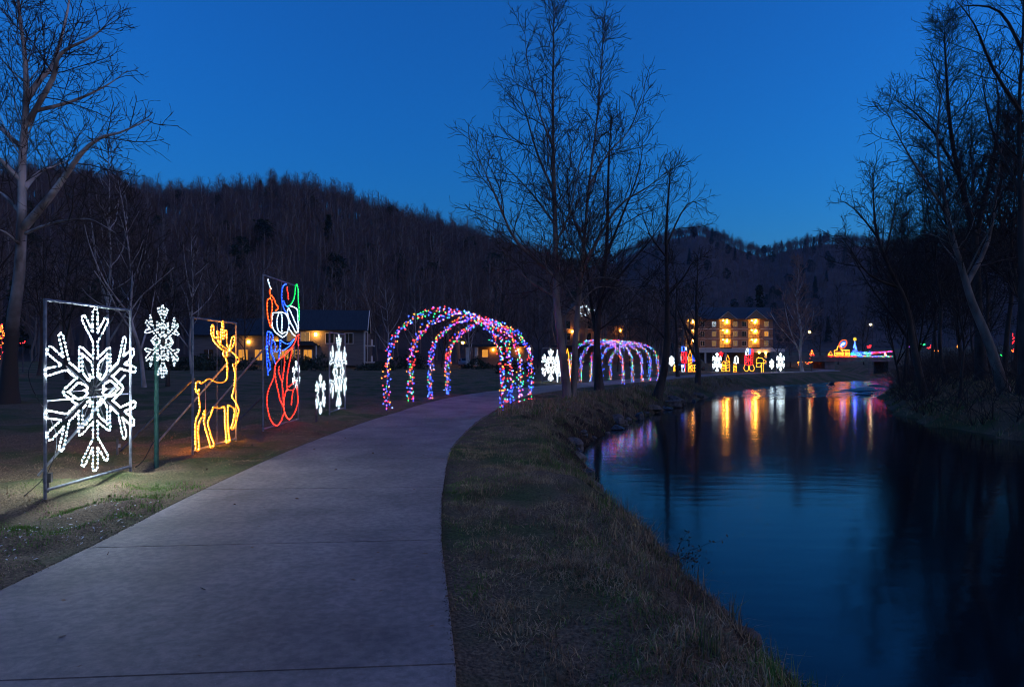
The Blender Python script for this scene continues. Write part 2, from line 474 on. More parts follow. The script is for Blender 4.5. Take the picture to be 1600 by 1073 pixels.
# concrete path made of slabs with open joints
def m_concrete():
    m, nt, b = nodes_of('path_concrete')
    b.inputs['Roughness'].default_value = .78; b.inputs['Specular IOR Level'].default_value = .35
    tc = nt.nodes.new('ShaderNodeTexCoord')
    def noise(s, d, sc=(1, 1, 1)):
        mp = nt.nodes.new('ShaderNodeMapping'); mp.inputs['Scale'].default_value = sc
        n = nt.nodes.new('ShaderNodeTexNoise'); n.inputs['Scale'].default_value = s; n.inputs['Detail'].default_value = d
        nt.links.new(tc.outputs['Object'], mp.inputs[0]); nt.links.new(mp.outputs[0], n.inputs['Vector']); return n
    r = nt.nodes.new('ShaderNodeValToRGB')
    r.color_ramp.elements[0].position = .3; r.color_ramp.elements[1].position = .72
    r.color_ramp.elements[0].color = (.18, .148, .130, 1); r.color_ramp.elements[1].color = (.30, .25, .215, 1)
    nt.links.new(noise(1.1, 7).outputs['Fac'], r.inputs[0])
    r2 = nt.nodes.new('ShaderNodeValToRGB')
    r2.color_ramp.elements[0].position = .3; r2.color_ramp.elements[1].position = .75
    r2.color_ramp.elements[0].color = (.72, .72, .72, 1); r2.color_ramp.elements[1].color = (1.18, 1.18, 1.18, 1)
    nt.links.new(noise(160, 3).outputs['Fac'], r2.inputs[0])
    mu = nt.nodes.new('ShaderNodeMix'); mu.data_type = 'RGBA'; mu.blend_type = 'MULTIPLY'; mu.inputs['Factor'].default_value = 1
    nt.links.new(r.outputs[0], mu.inputs['A']); nt.links.new(r2.outputs[0], mu.inputs['B'])
    st = nt.nodes.new('ShaderNodeValToRGB')
    st.color_ramp.elements[0].position = .40; st.color_ramp.elements[1].position = .56
    st.color_ramp.elements[0].color = (.66, .63, .61, 1); st.color_ramp.elements[1].color = (1, 1, 1, 1)
    nt.links.new(noise(.7, 9, (1, .55, 1)).outputs['Fac'], st.inputs[0])
    m2 = nt.nodes.new('ShaderNodeMix'); m2.data_type = 'RGBA'; m2.blend_type = 'MULTIPLY'; m2.inputs['Factor'].default_value = .6
    nt.links.new(mu.outputs['Result'], m2.inputs['A']); nt.links.new(st.outputs[0], m2.inputs['B'])
    mo = nt.nodes.new('ShaderNodeValToRGB')
    mo.color_ramp.elements[0].position = .36; mo.color_ramp.elements[1].position = .64
    mo.color_ramp.elements[0].color = (.80, .80, .80, 1); mo.color_ramp.elements[1].color = (1.16, 1.15, 1.13, 1)
    nt.links.new(noise(17, 8).outputs['Fac'], mo.inputs[0])
    m4 = nt.nodes.new('ShaderNodeMix'); m4.data_type = 'RGBA'; m4.blend_type = 'MULTIPLY'; m4.inputs['Factor'].default_value = 1.0
    nt.links.new(m2.outputs['Result'], m4.inputs['A']); nt.links.new(mo.outputs[0], m4.inputs['B'])
    m2 = m4
    ck = nt.nodes.new('ShaderNodeValToRGB')
    ck.color_ramp.elements[0].position = .70; ck.color_ramp.elements[1].position = .76
    ck.color_ramp.elements[0].color = (0, 0, 0, 1); ck.color_ramp.elements[1].color = (1, 1, 1, 1)
    nt.links.new(noise(95, 2).outputs['Fac'], ck.inputs[0])
    m3 = nt.nodes.new('ShaderNodeMix'); m3.data_type = 'RGBA'
    nt.links.new(ck.outputs[0], m3.inputs['Factor']); nt.links.new(m2.outputs['Result'], m3.inputs['A']); m3.inputs['B'].default_value = (.42, .40, .38, 1)
    nt.links.new(m3.outputs['Result'], b.inputs['Base Color'])
    bp = nt.nodes.new('ShaderNodeBump'); bp.inputs['Strength'].default_value = .35; bp.inputs['Distance'].default_value = .004
    nt.links.new(noise(220, 3).outputs['Fac'], bp.inputs['Height']); nt.links.new(bp.outputs[0], b.inputs['Normal'])
    return m
M['concrete'] = m_concrete()
path = bpy.data.objects.new('path', None); COL.objects.link(path); tag(path, kind='structure')
def strip_mesh(name, s0, s1, w_off, z0, z1, bev):
    n = max(2, int((s1-s0)/.3)+1)
    s = np.linspace(s0, s1, n)
    cx, cy = np.interp(s, PS, PC[:, 0]), np.interp(s, PS, PC[:, 1])
    nx_, ny_ = np.interp(s, PS, PN[:, 0]), np.interp(s, PS, PN[:, 1])
    w = np.interp(s, PS, PW)+w_off
    prof = [(-1, 0, z0), (-1, 0, z1-bev), (-1, bev, z1), (1, -bev, z1), (1, 0, z1-bev), (1, 0, z0)]
    V = []
    for (sg, o, z) in prof:
        V.append(np.stack([cx+nx_*(sg*w+o), cy+ny_*(sg*w+o), np.full(n, z)], -1))
    V = np.stack(V, 1).reshape(-1, 3)
    K = 6
    i = np.arange(n-1)[:, None]*K; k = np.arange(K-1)[None, :]
    Q = np.stack([i+k, i+K+k, i+K+k+1, i+k+1], -1).reshape(-1, 4)
    caps = [(0, 1, 4, 5), (1, 2, 3, 4), ((n-1)*K+5, (n-1)*K+4, (n-1)*K+1, (n-1)*K), ((n-1)*K+4, (n-1)*K+3, (n-1)*K+2, (n-1)*K+1)]
    return mesh_np(name, V, np.concatenate([Q, np.array(caps)]))
s_at = lambda y: float(np.interp(y, PC[:, 1], PS))
joints = [s_at(3.62), s_at(6.2), s_at(8.85)]
step = 2.62
while joints[0] > step: joints.insert(0, joints[0]-step)
joints.insert(0, 0.0)
while joints[-1]+step < PS[-1]: joints.append(joints[-1]+step)
joints.append(PS[-1])
for a, b_ in zip(joints[:-1], joints[1:]):
    obj('slab', strip_mesh('slab', a+.009, b_-.009, 0, -.12, .022, .006), M['concrete'], path)
obj('joint_filler', strip_mesh('joint_filler', 0, PS[-1], -.02, -.2, .008, .004), M['slab_joint'], path)

# ------------------------------------------------------------------ tree generators
def vnorm(v):
    l = math.sqrt(v[0]*v[0]+v[1]*v[1]+v[2]*v[2])+1e-9
    return (v[0]/l, v[1]/l, v[2]/l)

def curve_from(R, p, d, L, r0, r1, nseg, wob, trop):
    pts = [p]; rad = [r0]
    st = L/nseg
    for i in range(nseg):
        d = vnorm((d[0]+R.gauss(0, wob), d[1]+R.gauss(0, wob), d[2]+R.gauss(0, wob)+trop))
        p = (p[0]+d[0]*st, p[1]+d[1]*st, p[2]+d[2]*st)
        pts.append(p); rad.append(r0+(r1-r0)*(i+1)/nseg)
    return pts, rad

def plen(pts):
    return sum(math.dist(pts[i], pts[i+1]) for i in range(len(pts)-1))

def at_t(pts, rad, t):
    f = t*(len(pts)-1); i = min(int(f), len(pts)-2); f -= i
    a, b = pts[i], pts[i+1]
    return (tuple(a[k]+(b[k]-a[k])*f for k in range(3)), vnorm((b[0]-a[0], b[1]-a[1], b[2]-a[2])), rad[i]+(rad[i+1]-rad[i])*f)

def spawn(R, parents, per_m, t0, ang, lenf, rk, rmin, nseg, wob, trop, tip=.45, lmin=.1):
    out = []
    for pts, rad in parents:
        L = plen(pts)
        n = max(1, int(per_m*L*(1-t0)+R.random()))
        phi = R.uniform(0, 6.28)
        for i in range(n):
            t = t0+(1-t0)*(i+R.random())/n
            t = min(t, .985)
            p, d, r = at_t(pts, rad, t)
            phi += 2.4+R.uniform(-.5, .5)
            ref = (1, 0, 0) if abs(d[2]) > .8 else (0, 0, 1)
            a = vnorm((d[1]*ref[2]-d[2]*ref[1], d[2]*ref[0]-d[0]*ref[2], d[0]*ref[1]-d[1]*ref[0]))
            b = (d[1]*a[2]-d[2]*a[1], d[2]*a[0]-d[0]*a[2], d[0]*a[1]-d[1]*a[0])
            c, s = math.cos(phi), math.sin(phi)
            pe = (a[0]*c+b[0]*s, a[1]*c+b[1]*s, a[2]*c+b[2]*s)
            an = math.radians(ang*R.uniform(.75, 1.25))
            dd = vnorm(tuple(d[k]*math.cos(an)+pe[k]*math.sin(an) for k in range(3)))
            Lc = max(lmin, lenf(t, L)*R.uniform(.65, 1.3))
            rc = max(rmin, min(r*.72, Lc*rk))
            out.append(curve_from(R, p, dd, Lc, rc, max(rmin*.7, rc*tip), nseg, wob, trop))
    return out

def smooth_guide(pts, n=3):
    c = np.array(pts, float); out = []
    m = len(c)
    for i in range(m-1):
        p0, p1, p2, p3 = c[max(i-1, 0)], c[i], c[i+1], c[min(i+2, m-1)]
        for t in np.linspace(0, 1, n, endpoint=False):
            out.append(tuple(.5*((2*p1)+(-p0+p2)*t+(2*p0-5*p1+4*p2-p3)*t*t+(-p0+3*p1-3*p2+p3)*t**3)))
    out.append(tuple(c[-1]))
    return out

def lerp_r(n, r0, r1, flare=0.0):
    return [r0+(r1-r0)*(i/(n-1))+flare*max(0, 1-i/1.6) for i in range(n)]

def hero(seed, trunk, r0, limbs, auto=14, dens=1.0, rmin=.006, flare=.10, t0=.28, reach=.30):
    """trunk and limbs are drawn as guide lines; finer wood grows from them. Returns (wood polys, twig polys)"""
    R = random.Random(seed)
    tp = smooth_guide(trunk)
    tr = [max(.016, r0*(1-.93*(i/(len(tp)-1))**.85))+flare*max(0, 1-i/2.2)**2 for i in range(len(tp))]
    T = [(tp, tr)]
    H = plen(tp)
    G = []
    for lp, lr in limbs:
        g = smooth_guide(lp)
        G.append((g, [max(.011, lr*(1-.94*(i/(len(g)-1))**.9)) for i in range(len(g))]))
    A = spawn(R, T, auto/(H*(1-t0)), t0, 44, lambda t, L: L*reach*(1.12-t), .0125, .014, 6, .10, .07) if auto else []
    L1 = G+A
    L2 = spawn(R, L1, 2.1*dens, .14, 46, lambda t, L: .30*L*(1.25-t)+.5, .0095, rmin*1.6, 4, .13, .06)
    L2 += spawn(R, T, 2.4*dens, .42, 48, lambda t, L: .10*L*(1.25-t)+.45, .0095, rmin*1.6, 4, .13, .07)
    L2 += spawn(R, T, 5.0*dens, .84, 38, lambda t, L: .05*L+.35, .0095, rmin*1.5, 4, .13, .08)
    L3 = spawn(R, L2, 3.6*dens, .12, 46, lambda t, L: .35*L*(1.2-t)+.28, .008, rmin*1.15, 3, .16, .06)
    L4 = spawn(R, L3, 4.4*dens, .15, 44, lambda t, L: .35*L+.14, .007, rmin, 2, .15, .05)
    return (T, L1), (L2, L3, L4)

def join_polys(groups):
    """groups: list of (polys, K)"""
    VV, QQ, o = [], [], 0
    for polys, K in groups:
        V, Q = tubes_np(polys, K)
        VV.append(V); QQ.append(Q+o); o += len(V)
    return np.concatenate(VV), np.concatenate(QQ)

def tree_thing(name, label, data, loc, bark, twig, group=None, rz=0.0, cat='tree'):
    (T, L1), (L2, L3, L4) = data
    t = thing(name, label, cat, loc, rz, group)
    V, Q = join_polys([(T, 9), (L1, 6)])
    obj('trunk', mesh_np('trunk', V, Q, smooth=True), bark, t)
    V, Q = join_polys([(L2, 4), (L3, 3), (L4, 3)])
    obj('crown', mesh_np('crown', V, Q), twig, t)
    return t

def auto_tree(seed, H, r0, rmin, dens, lean=(0, 0), auto=16, fork=0.5, t0=.25, reach=.33):
    R = random.Random(seed)
    n = 7
    x = y = 0
    g = [(0, 0, -.15)]
    for i in range(1, n):
        x += R.gauss(0, .014)*H+lean[0]*H/n; y += R.gauss(0, .014)*H+lean[1]*H/n
        g.append((x, y, H*i/(n-1)))
    limbs = []
    k = 1 if R.random() < fork else 0
    for j in range(k+1):
        a = R.uniform(0, 6.28); i = R.randint(1, 3)
        p = g[i]; L = (H-p[2])*R.uniform(.55, .8)
        dx, dy = math.cos(a), math.sin(a)
        limbs.append(([p, (p[0]+dx*L*.22, p[1]+dy*L*.22, p[2]+L*.32), (p[0]+dx*L*.36, p[1]+dy*L*.36, p[2]+L*.68), (p[0]+dx*L*.42, p[1]+dy*L*.42, p[2]+L)], r0*.55))
    return hero(seed, g, r0, limbs, auto, dens, rmin, r0*.45, t0, reach)

def copy_thing(src, label, loc, rz, scale, group=None):
    r = src.copy(); COL.objects.link(r)
    r.location = loc; r.rotation_euler = (0, 0, rz); r.scale = (scale, scale, scale)
    r['label'] = label
    if group: r['group'] = group
    for ch in src.children:
        c = ch.copy(); COL.objects.link(c); c.parent = r
    return r

# ------------------------------------------------------------------ hills with woods
LEFT_RIDGE = [(-2200,300),(-900,262),(-300,250),(0,268),(100,266),(180,285),(250,296),(330,300),(400,290),(450,284),(520,296),(560,310),(620,330),(680,345),(740,360),(800,382),(870,405),(950,440),(1020,480),(1100,530),(1160,556),(4000,556)]
FAR_RIDGE = [(-200,470),(500,425),(800,415),(900,405),(960,395),(1000,375),(1050,357),(1090,350),(1130,362),(1160,375),(1190,385),(1240,372),(1290,364),(1340,366),(1420,372),(1500,362),(1600,350),(1900,330),(2600,300),(6000,300)]
def hill_fn(table, r0, r1, tree_h):
    tb = np.array(table, float)
    ta = (tb[:, 0]-800)/1067.
    el = (560-tb[:, 1])/1067.
    def f(x, y):
        r = np.hypot(x, y); yy = np.maximum(y, 1.0)
        t = x/yy
        ca = 1/np.sqrt(1+t*t)
        E = np.maximum(np.interp(t, ta, el)*r1*ca+1.7-tree_h, 0)
        s = np.clip((r-r0)/(r1-r0), 0, 1)
        prof = np.where(r < r1, .55*s+.45*(s*s*(3-2*s)), 1-.9*np.clip((r-r1)/(r1*.6), 0, 1)**1.5)
        bumps = 1+.06*fbm(x, y, 70, 3, 12)*np.sin(np.pi*s)
        return E*prof*bumps
    return f
hillL = hill_fn(LEFT_RIDGE, 135, 420, 13)
hillF = hill_fn(FAR_RIDGE, 420, 960, 14)
M['hillsoil'] = mat('leaf_litter', (.050, .036, .030), (.085, .062, .05), .06, .95)
def hill_obj(name, fn, a0, a1, r0, r1, na, nr):
    A, Rr = np.meshgrid(np.linspace(a0, a1, na), np.linspace(r0, r1, nr))
    X, Y = np.sin(A)*Rr, np.cos(A)*Rr
    Z = fn(X, Y)-.4
    ii = np.arange(nr-1)[:, None]*na+np.arange(na-1)[None, :]
    o = obj(name, mesh_np(name, np.stack([X, Y, Z], -1).reshape(-1, 3), np.stack([ii, ii+1, ii+na+1, ii+na], -1).reshape(-1, 4), smooth=True), M['hillsoil'])
    return tag(o, kind='structure')
hill_obj('hill', hillL, -1.15, .36, 130, 650, 160, 60)
hill_obj('hill', hillF, -.35, 1.1, 415, 1500, 150, 60)

def forest_proto(seed, H):
    R = random.Random(seed)
    g = [(0, 0, -1)]
    x = y = 0
    for i in range(1, 6):
        x += R.gauss(0, .018)*H; y += R.gauss(0, .018)*H
        g.append((x, y, H*i/5))
    T = [(g, lerp_r(6, .30, .07))]
    L1 = spawn(R, T, 17/H/.65, .35, 50, lambda t, L: L*.36*(1.2-t), .016, .045, 3, .14, .10)
    L2 = spawn(R, L1, 2.0, .15, 46, lambda t, L: .36*L*(1.2-t)+.5, .011, .028, 2, .16, .08)
    L3 = spawn(R, L2, 2.6, .2, 44, lambda t, L: .5*L+.25, .010, .017, 1, .1, .05)
    V, Q = join_polys([(T, 5), (L1, 3), (L2, 3), (L3, 3)])
    me = mesh_np('bare_tree_mesh', V, Q, None, (np.arange(len(Q)) < 25+9*len(L1)).astype(int))
    me.materials.append(M['twig_hill']); me.materials.append(M['trunk_hill'])
    return bpy.data.objects.new('forest_tree_shape', me)
PROTO = [forest_proto(100+i, 10.5+i*.9) for i in range(8)]

def scatter(name, P, protos, label, smin, smax, seed):
    me = bpy.data.meshes.new(name)
    me.vertices.add(len(P)); me.vertices.foreach_set('co', np.asarray(P, np.float32).ravel())
    o = obj(name, me)
    tag(o, label, 'woods', kind='stuff')
    ng = bpy.data.node_groups.new(name+'_nodes', 'GeometryNodeTree')
    ng.interface.new_socket('Geometry', in_out='INPUT', socket_type='NodeSocketGeometry')
    ng.interface.new_socket('Geometry', in_out='OUTPUT', socket_type='NodeSocketGeometry')
    gi = ng.nodes.new('NodeGroupInput'); go = ng.nodes.new('NodeGroupOutput')
    j = ng.nodes.new('GeometryNodeJoinGeometry')
    pick = ng.nodes.new('FunctionNodeRandomValue'); pick.data_type = 'INT'
    pick.inputs[4].default_value = 0; pick.inputs[5].default_value = len(protos)-1; pick.inputs['Seed'].default_value = seed
    rot = ng.nodes.new('FunctionNodeRandomValue'); rot.data_type = 'FLOAT_VECTOR'
    rot.inputs[0].default_value = (-.04, -.04, 0); rot.inputs[1].default_value = (.04, .04, 6.28); rot.inputs['Seed'].default_value = seed+1
    scl = ng.nodes.new('FunctionNodeRandomValue'); scl.data_type = 'FLOAT'
    scl.inputs[2].default_value = smin; scl.inputs[3].default_value = smax; scl.inputs['Seed'].default_value = seed+2
    for k, p in enumerate(protos):
        cmp = ng.nodes.new('FunctionNodeCompare'); cmp.data_type = 'INT'; cmp.operation = 'EQUAL'
        ng.links.new(pick.outputs[2], cmp.inputs[2]); cmp.inputs[3].default_value = k
        oi = ng.nodes.new('GeometryNodeObjectInfo'); oi.inputs['Object'].default_value = p; oi.inputs['As Instance'].default_value = True
        ip = ng.nodes.new('GeometryNodeInstanceOnPoints')
        ng.links.new(gi.outputs[0], ip.inputs['Points']); ng.links.new(cmp.outputs[0], ip.inputs['Selection'])
        ng.links.new(oi.outputs['Geometry'], ip.inputs['Instance'])
        ng.links.new(rot.outputs[0], ip.inputs['Rotation']); ng.links.new(scl.outputs[1], ip.inputs['Scale'])
        ng.links.new(ip.outputs[0], j.inputs[0])
    ng.links.new(j.outputs[0], go.inputs[0])
    mod = o.modifiers.new('trees', 'NODES'); mod.node_group = ng
    return o

def polar_points(n, a0, a1, r0, r1, fn, ridge=0, rr=0):
    a = nrg.uniform(a0, a1, n); r = np.sqrt(nrg.uniform(r0**2, r1**2, n))
    if ridge:
        a = np.concatenate([a, nrg.uniform(a0, a1, ridge)]); r = np.concatenate([r, rr+nrg.normal(0, rr*.02, ridge)])
    x, y = np.sin(a)*r, np.cos(a)*r
    z = fn(x, y)-.4
    k = z > -.3
    return np.stack([x, y, z], -1)[k]
PL = polar_points(3300, -.80, .26, 138, 430, hillL, 800, 418)
scatter('forest', PL, PROTO, 'dense bare winter woods covering the nearer hillside on the left', .65, 1.3, 5)
PF = polar_points(3600, -.10, .78, 470, 965, hillF, 1100, 958)
scatter('forest', PF, PROTO, 'distant bare woods along the bluish far ridge behind the hotel', .8, 1.15, 9)

def evergreen(seed, H, Rw, kind):
    R = np.random.default_rng(seed)
    P = []
    n = 80 if kind == 'round' else 190
    for i in range(n):
        if kind == 'round':
            h = R.uniform(.30, 1.0); prof = math.sin(math.pi*min(1, (h-.22)/.80))**.7
        else:
            h = R.uniform(.12, 1.0); prof = (1-h)*1.0+.05
        a = R.uniform(0, 6.28); rr = Rw*prof*math.sqrt(R.uniform(.15, 1))
        P.append((math.cos(a)*rr, math.sin(a)*rr, h*H-(.10*H*rr/Rw if kind != 'round' else 0)))
    C = np.array(P)
    m = 26
    base = np.repeat(C, m, 0)+R.normal(0, 1, (len(C)*m, 3))*np.array([.16, .16, .09])*Rw*(1.0 if kind == 'round' else .55)
    d = R.normal(0, 1, (len(base), 3)); d[:, 2] *= .45; d /= np.linalg.norm(d, axis=1, keepdims=True)
    s = np.cross(d, R.normal(0, 1, d.shape)); s /= np.linalg.norm(s, axis=1, keepdims=True)
    L = R.uniform(.10, .24, (len(base), 1))*Rw
    V = np.stack([base-s*L*.28, base+s*L*.28, base+d*L], 1).reshape(-1, 3)
    return V, np.arange(len(V)).reshape(-1, 3)
def ever_proto(seed, H, Rw, kind):
    V, F = evergreen(seed, H, Rw, kind)
    me = mesh_np('evergreen_shape', V, None, F); me.materials.append(M['needle'])
    return bpy.data.objects.new('evergreen_shape', me)
EVP = [ever_proto(91, 14, 3.6, 'round'), ever_proto(92, 13, 3.0, 'round'), ever_proto(93, 15, 3.2, 'cone')]
scatter('forest', polar_points(70, -.80, .22, 150, 425, hillL, 14, 412), EVP, 'scattered dark pines among the bare trees of the left hill', .6, 1.1, 21)
scatter('forest', polar_points(140, .02, .78, 480, 950, hillF, 0, 0), EVP, 'scattered dark pines on the slopes below the far ridge', .7, 1.2, 23)
def evergreen_thing(label, seed, loc, H, Rw, kind, group='evergreens among the bare hillside trees'):
    t = thing('evergreen_tree', label, 'tree', loc, 0, group)
    V, F = evergreen(seed, H, Rw, kind)
    obj('crown', mesh_np('crown', V, None, F), M['needle'], t)
    obj('trunk', tube_me('trunk', [([(0, 0, -.6), (0, .05, H*.5), (.05, 0, H*.92)], [H*.016, H*.011, .03])], 7), M['bark_dark'], t)
    return t
def on_hill(px, Y, fn):
    x = (px-800)/1067.*Y
    return (x, Y, float(fn(np.array([x]), np.array([float(Y)]))[0])-.4)
EV = [(412, 236, 15, 5.0, 'round', 'round-crowned dark pine standing alone on the slope above the tall red panel'),
      (577, 235, 13, 3.6, 'round', 'dark pine on the slope above the first lighted arch'),
      (520, 215, 11, 3.4, 'round', 'lower dark pine on the slope right of the lone pine'),
      (612, 372, 15, 4.2, 'round', 'dark pine breaking the skyline of the left ridge'),
      (598, 366, 13, 3.6, 'round', 'smaller dark pine beside the one on the skyline'),
      (735, 300, 14, 4.6, 'round', 'dark pine low on the falling end of the left ridge'),
      (775, 262, 14, 5.2, 'round', 'broad dark pine just left of the twin trees'),
      (672, 225, 12, 4.0, 'round', 'dark pine above the row of arches'),
      (482, 330, 12, 3.6, 'round', 'small dark pine high on the wooded hill'),
      (350, 262, 10, 3.4, 'round', 'small dark pine left of the lone pine')]
for i, (px, Y, H, Rw, kd, lab) in enumerate(EV):
    evergreen_thing(lab, 50+i, on_hill(px, Y, hillL), H, Rw, kd)
for i, (px, Y, H, Rw, lab) in enumerate([(1187, 245, 28, 4.2, 'tall narrow spruce behind the right end of the hotel roof'), (1135, 250, 20, 6.5, 'wide dark evergreen behind the middle of the hotel roof'), (1160, 255, 19, 5.0, 'dark evergreen between the spruce and the hotel ridge'), (985, 220, 20, 5.5, 'dark evergreen behind the second group of arches')]):
    evergreen_thing(lab, 80+i, ((px-800)/1067.*Y, Y, -.3), H, Rw, 'cone' if i == 0 else 'round', 'evergreens behind the hotel')

# ------------------------------------------------------------------ large single trees
def gz(x, y): return float(ground_z(np.array([x]), np.array([y]))[0])
def base_at(x, y, dz=0.0): return (x, y, gz(x, y)+dz)

SYC = [([(.52,0,6.15),(1.69,-.33,7.18),(2.53,-.67,7.95),(3.24,-1,8.53),(4.04,-1.33,8.9),(4.89,-1.67,8.96),(6.05,-2,9.29)],.16),
 ([(.63,0,10.7),(.84,.38,11.52),(1.09,.75,12.32),(1.36,1.12,14.42),(1.26,1.5,16.28)],.13),
 ([(.56,0,7.55),(.59,.67,8.27),(.65,1.33,8.68),(1.13,2,9.25)],.10),
 ([(.52,0,5.93),(1.76,-.38,6.24),(3.08,-.75,6.32),(3.75,-1.12,6.16),(4.63,-1.5,5.71)],.06),
 ([(.65,0,9.8),(1.72,-.25,11.29),(2.15,-.5,12.05),(3.43,-.75,12.53),(4.12,-1,12.91)],.12),
 ([(.47,0,7.77),(.07,-.33,8.35),(-.45,-.67,9.14),(-.84,-1,10.54)],.10),
 ([(.45,0,6.65),(-.55,.5,7.44),(-1.75,1,8.03)],.08),
 ([(.47,0,5.52),(.45,-.33,5.69),(.21,-.67,5.96),(-.08,-1,5.75)],.07),
 ([(.83,0,10.25),(1.86,.5,10.77),(2.82,1,11.54),(3.36,1.5,12.33)],.08),
 ([(.45,0,9.0),(-.9,.3,10.2),(-2.0,.2,12.0),(-2.4,.4,14)],.09)]
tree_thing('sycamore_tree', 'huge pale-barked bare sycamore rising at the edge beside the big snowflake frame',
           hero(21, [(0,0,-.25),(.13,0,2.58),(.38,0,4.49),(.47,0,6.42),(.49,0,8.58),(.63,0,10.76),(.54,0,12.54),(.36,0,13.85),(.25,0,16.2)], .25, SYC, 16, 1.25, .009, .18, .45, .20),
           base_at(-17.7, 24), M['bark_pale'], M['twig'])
TA = [([(-.55,0,5.27),(-2.14,-.38,6.66),(-2.82,-.75,7.96),(-3.39,-1.12,9.25),(-4.16,-1.5,10.82)],.085),
 ([(-.52,0,4.39),(-1.81,.33,5.28),(-2.78,.67,6.47),(-3.21,1,7.66)],.06),
 ([(-.55,0,8.84),(-1.25,.33,10.59),(-1.8,.67,12.65),(-2.36,1,14.76)],.07),
 ([(-.49,0,6.64),(.08,-.4,7.93),(.44,-.8,9.71),(.67,-1.2,11.44)],.06),
 ([(-.58,0,10.76),(-1.14,-.27,12.04),(-1.69,-.53,14.1),(-1.83,-.8,15.59)],.05),
 ([(-.52,0,7.47),(-1.52,.6,8.99),(-2.65,1.2,10.28),(-3.67,1.8,11.17)],.06)]
tree_thing('bare_tree', 'taller stem of the twin bare trees growing between path and river',
           hero(22, [(0,0,-.3),(-.03,0,.66),(-.32,0,2.94),(-.45,0,4.45),(-.48,0,6.64),(-.55,0,8.84),(-.6,0,11.2),(-.6,0,13.78),(-.55,0,16.94)], .235, TA, 28, 1.2, .0095, .14, .30, .24),
           base_at(2.36, 29.3), M['bark_grey'], M['twig'], 'trees on the path-side river bank')
TB = [([(.41,0,5.43),(1.78,-.5,7.95),(3.04,-1,8.78),(3.73,-1.5,9.31)],.07),
 ([(.28,0,4.46),(.81,-.67,5),(1.78,-1.33,4.87),(2.58,-2,4.02)],.04),
 ([(.75,0,9.16),(1.62,.33,10.65),(2.66,.67,11.88),(3.43,1,14.28)],.06),
 ([(.53,0,6.54),(-.05,.4,8.15),(-.16,.8,9.94),(.31,1.2,12.06)],.06),
 ([(.22,0,3.91),(1.06,.33,4.72),(1.95,.67,4.75),(3.15,1,4.7)],.04)]
tree_thing('bare_tree', 'right-leaning slimmer stem of the twin bare trees between path and river',
           hero(23, [(0,0,-.3),(.06,0,.65),(.16,0,2.94),(.39,0,5.35),(.51,0,6.68),(.69,0,8.89),(1.11,0,12.45),(1.4,0,16.46)], .175, TB, 26, 1.2, .0095, .12, .32, .23),
           base_at(2.62, 29.55), M['bark_grey'], M['twig'], 'trees on the path-side river bank')
TD = [([(-.1,0,2.39),(-.38,.33,4.5),(-.69,.67,7.35),(-1.01,1,10.96)],.14),
 ([(.03,0,4.82),(1.58,-.5,6.83),(2.67,-1,8.11),(3.9,-1.5,10.35)],.09),
 ([(.17,0,6.21),(-.86,.75,8.42),(-1.5,1.5,9.64)],.07),
 ([(.31,0,7.25),(1.37,.33,9.75),(2.31,.67,12.29),(2.55,1,14.52)],.09),
 ([(-.1,0,3.2),(1.2,-.6,4.3),(2.3,-.9,5.8),(3.0,-1.2,6.4)],.06)]
tree_thing('bare_tree', 'dark-trunked spreading bare tree right of the twin trees, before the second arches',
           hero(24, [(0,0,-.3),(-.07,0,1.01),(-.14,0,2.91),(.14,0,5.86),(.38,0,7.77),(.49,0,12.21),(.66,0,14.88)], .28, TD, 20, 1.0, .0095, .2, .32, .26),
           base_at(4.75, 37), M['bark_dark'], M['twig_dark'], 'trees on the path-side river bank')
TL = [([(.55,0,5.67),(1.37,-.33,6.67),(1.8,-.67,7.48),(2.22,-1,7.6)],.07),
 ([(.49,0,3.24),(-.21,.33,4.12),(-1.2,.67,4.49),(-2.21,1,4.34)],.07),
 ([(.52,0,8.44),(1.41,.5,10.28),(2.24,1,11.1),(3.3,1.5,10.6)],.06),
 ([(.55,0,7.75),(-.55,-.5,9.04),(-1.16,-1,10.63)],.06)]
tree_thing('sycamore_tree', 'pale upper-trunked tree leaning from the bank at the far end of the second arches',
           hero(25, [(-.1,0,-.2),(.38,0,1.58),(.52,0,3.03),(.55,0,4.97),(.55,0,6.01),(.49,0,9.),(.62,0,11.22),(.76,0,13.0)], .25, TL, 16, .95, .0095, .18, .4, .2),
           base_at(8.0, 37.6), M['bark_dark'], M['twig'], 'trees on the path-side river bank')
tree_thing('bare_tree', 'straight dark tree on the bank in front of the hotel balconies',
           auto_tree(31, 9.8, .23, .011, .8, (0.01, 0), 16, 1, .38, .34), base_at(13.9, 51.2), M['bark_dark'], M['twig_dark'], 'trees on the path-side river bank')
tree_thing('bare_tree', 'thin dark tree beside the red and blue display across the bend',
           auto_tree(33, 10.5, .17, .012, .65, (0, 0), 14, 0, .38, .3), base_at(15.2, 62.5), M['bark_dark'], M['twig_dark'], 'trees on the path-side river bank')
tree_thing('sycamore_tree', 'pale conical bare sycamore on the lawn right of the hotel',
           auto_tree(35, 14.4, .22, .024, .85, (0, 0), 34, 0, .18, .36), base_at(37.4, 88), M['bark_white'], M['twig_red'], 'trees on the far lawn')
tree_thing('sapling_tree', 'slender sapling just right of the pale conical sycamore',
           auto_tree(36, 5.2, .05, .012, .5, (0, 0), 9, 0, .4, .25), base_at(38.9, 88.5), M['bark_grey'], M['twig'], 'trees on the far lawn')

